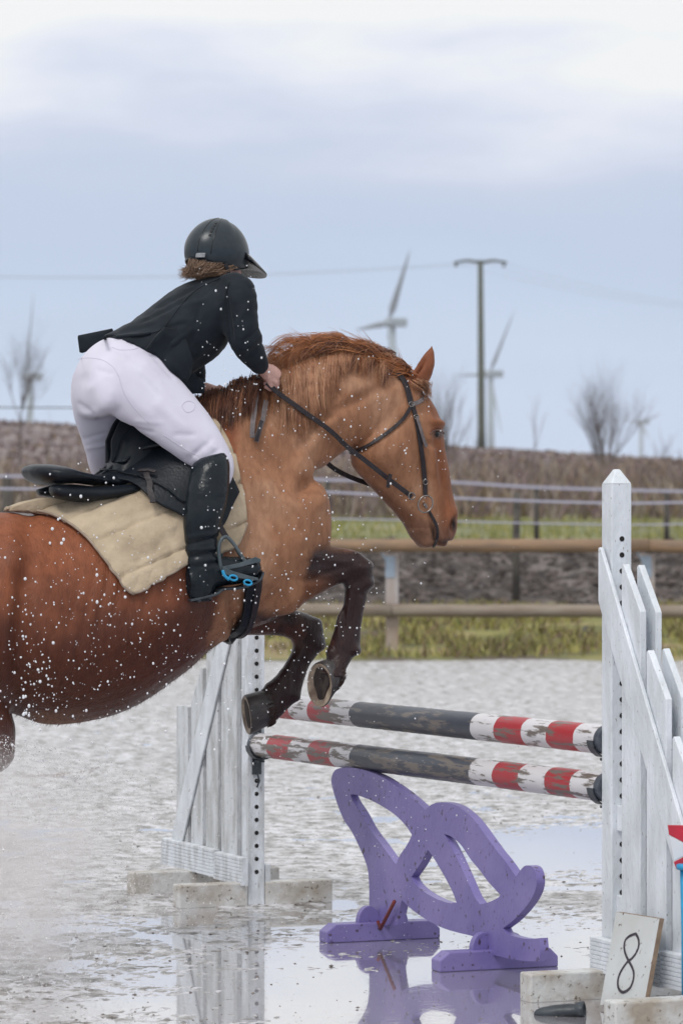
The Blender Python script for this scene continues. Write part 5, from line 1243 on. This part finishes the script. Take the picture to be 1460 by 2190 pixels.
for i in range(rg):
    for j in range(seg): bm.faces.new((rows[i][j], rows[i][(j + 1) % seg], rows[i + 1][(j + 1) % seg], rows[i + 1][j]))
bmesh.ops.recalc_face_normals(bm, faces=bm.faces); me = bpy.data.meshes.new('helmet'); bm.to_mesh(me); bm.free()
helm = new_obj('helmet', me, M_helmet, rider); s_ = helm.modifiers.new('s', 'SOLIDIFY'); s_.thickness = .009; s_.offset = -1
m = MB(); m.tube([v_ for v_ in [hr(.001 + 1.86 + .18 * max(0, -math.cos(p)) + .22 * abs(math.sin(p)) ** 2 - .16 * max(0, math.cos(p)) ** 2, p) for p in [k * 2 * math.pi / 48 for k in range(49)]]], .0035, 8, cap=False); m.build('rim', M_helmet_b, helm, True)
# peak
m = MB(); pk = []; K = 14
for i in range(K + 1):
    an = -1.15 + 2.3 * i / K; x_, y_ = math.cos(an), math.sin(an); base_ = HL(.112 * x_ , .096 * y_, -.004 + .008 * x_); tip_ = HL(.112 * x_ + .100 * max(0, x_) ** .6, .112 * y_, -.022 - .012 * x_)
    pk.append((base_, tip_))
vs = []; fs = []
for b_, t_ in pk: vs += [b_ + hu * .014, b_.lerp(t_, .5) + hu * .008, t_, t_ - hu * .005, b_ - hu * .01]
for i in range(K):
    for k in range(5): fs.append((i * 5 + k, i * 5 + (k + 1) % 5, (i + 1) * 5 + (k + 1) % 5, (i + 1) * 5 + k))
fs += [(0, 1, 2, 3, 4), tuple(K * 5 + k for k in range(5))[::-1]]; m.add(vs, fs); m.build('peak', M_helmet_b, helm, True)
# vents down the back stripe
m = MB()
for k in range(5):
    th_ = .75 + k * .13; p0_, p1_ = hr(th_, 2.45), hr(th_ + .05, 2.45); n_ = (p0_ - HC).normalized()
    m.box((p0_ + p1_) / 2 , hs * .004 + hf * .002, (p1_ - p0_) * .7, n_ * .0012)
m.build('vent', M_helmet_b, helm)
m = MB(); m.tube([hr(.25 + k * .145, 2.3 - .0 * k) * 1 for k in range(12)], .0016, 6); m.tube([hr(.25 + k * .145, 2.75) for k in range(12)], .0016, 6); m.build('stripe', M_helmet_b, helm, True)
m = MB(); p_ = HL(-.108, -.0, -.058); q0 = hr(1.93, 2.62); m.box(q0 + (q0 - HC).normalized() * .004, hs * .02 + hf * .004, hu * .008, (q0 - HC).normalized() * .004); m.build('buckle', mat('grey_plastic', (.30, .31, .33), (.18, .19, .2), rough=.4, scale=80), helm, bevel=.002)
m = MB(); 
for sd_ in (1, -1):
    m.ribbon([HL(-.03, .098 * sd_, -.055), HL(.0, .090 * sd_, -.085), HL(.03, .062 * sd_, -.118), HL(.045, 0, -.130)], .008, [hs * sd_] * 4, .003)
m.build('chin_strap', M_strap, helm)
# hair hanging out behind under the helmet
mb = MB(); rr = random.Random(9)
for i in range(1500):
    x0 = rr.uniform(404, 508); y0 = 555 + 13 * (x0 - 404) / 100 + rr.gauss(0, 2); n_ = rr.uniform(-.10, .085)
    x1 = 384 + rr.random() ** 1.5 * 40 + (x0 - 404) * .35; y1 = 578 + rr.uniform(-4, 19) - (x0 - 404) * .02
    pts = [S(x0, y0, n_), S(x0 * .62 + x1 * .38, y0 * .5 + y1 * .5 + rr.gauss(3, 3), n_ * 1.08 + rr.gauss(0, .008)), S(x0 * .25 + x1 * .75, y0 * .2 + y1 * .8 + rr.gauss(2, 3), n_ * 1.05), S(x1 - rr.uniform(-3, 9), y1 + rr.uniform(-8, 5), n_)]
    strand([Vector(p) for p in spline([tuple(p) for p in pts], 3)], .0010, mb)
mb.build('hair', M_hair, rider, True)

# the body under the clothes: one continuous figure, with face and gloveless hands
fig = [loft([(300, 690, 385, 780, 0, .10), (345, 655, 445, 755, 0, .13), (400, 615, 485, 715, 0, .15), (440, 600, 505, 680, 0, .15), (470, 595, 515, 650, 0, .10)], seg=20, k=3, grow=-.008),
       loft([(300, 690, 385, 780, 0, .10), (245, 725, 340, 805, 0, .12), (195, 765, 300, 850, 0, .14), (175, 830, 260, 875, 0, .13)], seg=20, k=3, grow=-.008),
       loft([(300, 755, 200, 835, .085, .06), (378, 812, 262, 890, .125, .072), (450, 900, 365, 955, .185, .06), (488, 975, 440, 1010, .225, .045), (480, 1030, 420, 1035, .27, .045), (470, 1100, 405, 1105, .295, .04), (460, 1180, 405, 1185, .30, .032), (458, 1240, 408, 1240, .30, .032)], seg=16, k=3),
       loft([(410, 1225, 412, 1262, .30, .026), (460, 1205, 470, 1245, .302, .028), (530, 1205, 532, 1235, .305, .028)], seg=14, k=3),
       loft([(165, 830, 260, 865, -.09, .07), (175, 915, 270, 915, -.14, .065), (195, 985, 285, 965, -.2, .055), (230, 1050, 310, 1020, -.25, .045), (270, 1110, 335, 1090, -.28, .04), (380, 1180, 430, 1175, -.31, .034), (400, 1235, 440, 1235, -.31, .03)], seg=16, k=3),
       loft([(480, 600, 460, 660, .13, .05), (528, 612, 490, 690, .175, .046), (540, 650, 500, 725, .19, .04), (552, 710, 520, 755, .185, .034), (562, 765, 548, 792, .14, .028), (575, 785, 562, 806, .118, .026), (588, 792, 575, 814, .105, .030)], seg=16, k=3),
       loft([(432, 610, 408, 650, -.14, .05), (440, 640, 405, 680, -.19, .042), (430, 700, 396, 732, -.22, .038), (422, 748, 396, 782, -.22, .034), (430, 792, 404, 814, -.19, .030), (436, 816, 418, 834, -.14, .026), (450, 826, 436, 846, -.12, .026)], seg=16, k=3)]
# neck and head in the head's own frame
nk = MB(); nk.tube([S(475, 625, 0), S(472, 598, 0), HC - hu * .03], [.062, .056, .058], 18)
fig.append(nk)
fig.append(ellipsoid(HL(.0, 0, -.01), hf * .096, hs * .074, hu * .100, 24, 16))
fig.append(ellipsoid(HL(.042, 0, -.078), hf * .052, hs * .052, hu * .062, 20, 14))
fig.append(ellipsoid(HL(.104, 0, -.052), hf * .016, hs * .011, hu * .022, 12, 8))      # nose
fig.append(ellipsoid(HL(.086, 0, -.085), hf * .012, hs * .024, hu * .007, 12, 8))      # lips
fig.append(ellipsoid(HL(.080, 0, -.125), hf * .018, hs * .02, hu * .016, 12, 8))       # chin
for sd_ in (1, -1): fig.append(ellipsoid(HL(-.008, .078 * sd_, -.045), hf * .017, hs * .006, hu * .028, 12, 8)); fig.append(ellipsoid(HL(.055, .05 * sd_, -.055), hf * .022, hs * .016, hu * .022, 12, 8))
# hands: palm, four curled fingers and a thumb, closed on the rein
def hand(wr, kn, n_out, s):
    """wr: wrist, kn: middle knuckle, n_out: back-of-hand normal"""
    d = (kn - wr).normalized(); o = (n_out - d * n_out.dot(d)).normalized(); lat = d.cross(o) * s; L_ = (kn - wr).length; res = []
    pm = MB(); pm.tube([wr - d * .02, wr + d * L_ * .25, wr + d * L_ * .6, kn], [.022, .028, .032, .030], 14); res.append(pm)
    for i, (ln, r_) in enumerate(((.030, .0084), (.034, .0088), (.032, .0084), (.026, .0074))):
        b_ = kn + lat * (.031 - .0205 * i) + o * .006 - d * .004 * abs(i - 1); m = MB()
        p1_ = b_ + d * ln * .75 - o * ln * .45; p2_ = p1_ - o * ln * .85 - d * ln * .25; p3_ = p2_ - d * ln * .75 - o * ln * .05
        m.tube([b_ - d * .02, b_, p1_, p2_, p3_, p3_ - d * .004 + o * .003], [r_, r_ * 1.12, r_, r_ * .97, r_ * .86, r_ * .4], 10); res.append(m)
    b_ = wr + d * L_ * .35 + lat * .026; m = MB(); p1_ = b_ + lat * .012 + d * .026 - o * .012; p2_ = p1_ + d * .024 - o * .016 - lat * .010
    m.tube([b_ - d * .012, b_, p1_, p2_, p2_ + d * .006 - o * .004], [.013, .0125, .0105, .009, .004], 10); res.append(m); return res
fig += hand(S(566, 790, .122), S(588, 806, .105), (SD * .75 + UP * .5 + FW * .2).normalized(), 1)
fig += hand(S(445, 835, -.115), S(472, 850, -.10), (-SD * .75 + UP * .5).normalized(), -1)
fm = fuse(fig, .0034, 1, .5)
ribbon_mat = M_skin
fo = new_obj('body', fm, M_skin, rider)
for sd_ in (1, -1): ellipsoid(HL(.084, .030 * sd_, -.035), hf * .011, hs * .013, hu * .009, 12, 8).build('eye', mat('eye_white', (.7, .68, .66), rough=.2), rider, True)

# ------------------------------------------------------------------ flying water
def drops(name, label, gen, n, mt, cat='water drops', seed=1, sub=1):
    rs = np.random.RandomState(seed); V = []; F = []
    bm = bmesh.new(); bmesh.ops.create_icosphere(bm, subdivisions=sub, radius=1); base_v = np.array([v.co[:] for v in bm.verts]); base_f = np.array([[v.index for v in f.verts] for f in bm.faces]); bm.free()
    k = 0
    for i in range(n):
        g_ = gen(rs)
        if g_ is None: continue
        p, r_ = g_; st = 1 + rs.rand() * .5
        V.append(base_v * np.array([r_, r_, r_ * st]) + np.array(p)); F.append(base_f + k * len(base_v)); k += 1
    V = np.concatenate(V); F = np.concatenate(F); me = bpy.data.meshes.new(name); me.vertices.add(len(V)); me.vertices.foreach_set('co', V.ravel())
    me.loops.add(F.size); me.loops.foreach_set('vertex_index', F.ravel().astype(np.int32)); me.polygons.add(len(F)); me.polygons.foreach_set('loop_start', np.arange(0, F.size, 3, dtype=np.int32)); me.update(calc_edges=True)
    return tag(new_obj(name, me, mt), label, cat, kind='stuff')
def g_body(rs):
    z = rs.rand()
    if z < .50: x, y = rs.normal(190, 190), rs.normal(1370, 140); r_ = rs.gamma(1.4, .9) + .6
    elif z < .58: x, y = rs.normal(60, 50), rs.normal(1480, 70); r_ = rs.gamma(2.2, .8) + 1
    elif z < .70: x, y = rs.normal(650, 90), rs.normal(1320, 110); r_ = rs.gamma(2, .45) + .8
    elif z < .90: x, y = rs.normal(760, 170), rs.normal(980, 130); r_ = rs.gamma(2, .42) + .7
    elif z < .95: x, y = rs.normal(480, 90), rs.normal(720, 110); r_ = rs.gamma(2, .5) + .7
    else: x, y = rs.normal(400, 130), rs.normal(1120, 120); r_ = rs.gamma(2, .5) + .7
    if y < 560 or y > 1900: return None
    if (y < 750 and x > 600) or (x < 400 and y < 950): 
        if rs.rand() < .8: return None
    Y = rs.uniform(11.0, 12.75) if x < 620 else rs.uniform(11.7, 13.1)
    return P(x, y, Y), min(r_ * 1.2, 6.5) * .5 * Y / FPX
drops('water_drops', 'white water drops flying around the horse and rider', g_body, 1500, M_drop, seed=4, sub=2)
def g_fill(rs):
    x, y = rs.normal(880, 150), rs.normal(1760, 110); Y = rs.uniform(11.6, 12.9); return (P(x, y, Y), (rs.gamma(2, .4) + .6) * .5 * Y / FPX)
drops('water_drops', 'sparse white water drops flying in front of the purple filler', g_fill, 90, M_drop, seed=5, sub=2)
def g_mist(rs):
    # fan of fine spray thrown up behind the hooves at the lower left
    t_ = rs.rand(); x = rs.normal(20, 120) + 150 * t_; y = 2120 - 620 * t_ ** 1.1 + rs.normal(0, 90)
    lim = 420
    if x > lim or y > 2200 or y < 1570 + .25 * abs(x): return None
    Y = rs.uniform(11.4, 13.3); p = P(x, y, Y)
    if p.z < 0: return None
    return p, (rs.gamma(1.6, .45) + .5) * .5 * Y / FPX
drops('spray', 'fine pale spray thrown up from the puddle at the lower left', g_mist, 48000, M_mist, 'water spray', seed=6, sub=1)
def g_mist2(rs):
    x, y = rs.normal(330, 230), rs.normal(1850, 170); Y = rs.uniform(11.6, 14); p = P(x, y, Y)
    if p.z < .01 or x > 1000: return None
    return p, (rs.gamma(1.6, .4) + .5) * .5 * Y / FPX
drops('spray', 'thin drifting spray low over the wet sand left of the purple filler', g_mist2, 5000, M_mist, 'water spray', seed=7, sub=1)

# soft plume of the finest spray: a closed patch of air whose density fades to nothing before its skin
m = ellipsoid(P(0, 1960, 12.2) + Vector((0, 0, .12)), Vector((.60, 0, 0)), Vector((0, .45, 0)), Vector((.05, 0, .62)), 24, 16); pv = m.build('spray', None, None, True); pv.data.materials.clear()
for v in pv.data.vertices: v.co.z = max(v.co.z, -.02)
MV = bpy.data.materials.new('spray_plume'); MV.use_nodes = True; t = MV.node_tree; t.nodes.clear(); L = t.links.new
o_ = t.nodes.new('ShaderNodeOutputMaterial'); v_ = t.nodes.new('ShaderNodeVolumePrincipled'); L(v_.outputs[0], o_.inputs['Volume']); v_.inputs['Color'].default_value = (.93, .91, .90, 1)
g_ = t.nodes.new('ShaderNodeNewGeometry'); c_ = P(0, 1960, 12.2) + Vector((0, 0, .12))
mpv = t.nodes.new('ShaderNodeVectorMath'); mpv.operation = 'SUBTRACT'; L(g_.outputs['Position'], mpv.inputs[0]); mpv.inputs[1].default_value = c_
ms = t.nodes.new('ShaderNodeVectorMath'); ms.operation = 'DIVIDE'; L(mpv.outputs[0], ms.inputs[0]); ms.inputs[1].default_value = (.52, .4, .56)
ln_ = t.nodes.new('ShaderNodeVectorMath'); ln_.operation = 'LENGTH'; L(ms.outputs[0], ln_.inputs[0])
fo_ = t.nodes.new('ShaderNodeMapRange'); fo_.interpolation_type = 'SMOOTHERSTEP'; L(ln_.outputs['Value'], fo_.inputs['Value'])
for k_, v2 in (('From Min', 1.0), ('From Max', .1), ('To Min', 0), ('To Max', 1)): fo_.inputs[k_].default_value = v2
nv_ = t.nodes.new('ShaderNodeTexNoise'); nv_.inputs['Scale'].default_value = 5; nv_.inputs['Detail'].default_value = 5; L(g_.outputs['Position'], nv_.inputs['Vector'])
nm_ = t.nodes.new('ShaderNodeMapRange'); L(nv_.outputs[0], nm_.inputs['Value'])
for k_, v2 in (('From Min', .40), ('From Max', .68), ('To Min', .3), ('To Max', 9.0)): nm_.inputs[k_].default_value = v2
mu_ = t.nodes.new('ShaderNodeMath'); mu_.operation = 'MULTIPLY'; L(fo_.outputs[0], mu_.inputs[0]); L(nm_.outputs[0], mu_.inputs[1]); L(mu_.outputs[0], v_.inputs['Density'])
pv.data.materials.append(MV); tag(pv, 'soft pale plume of splash water rising at the left edge above the wet sand', 'water spray', kind='stuff')
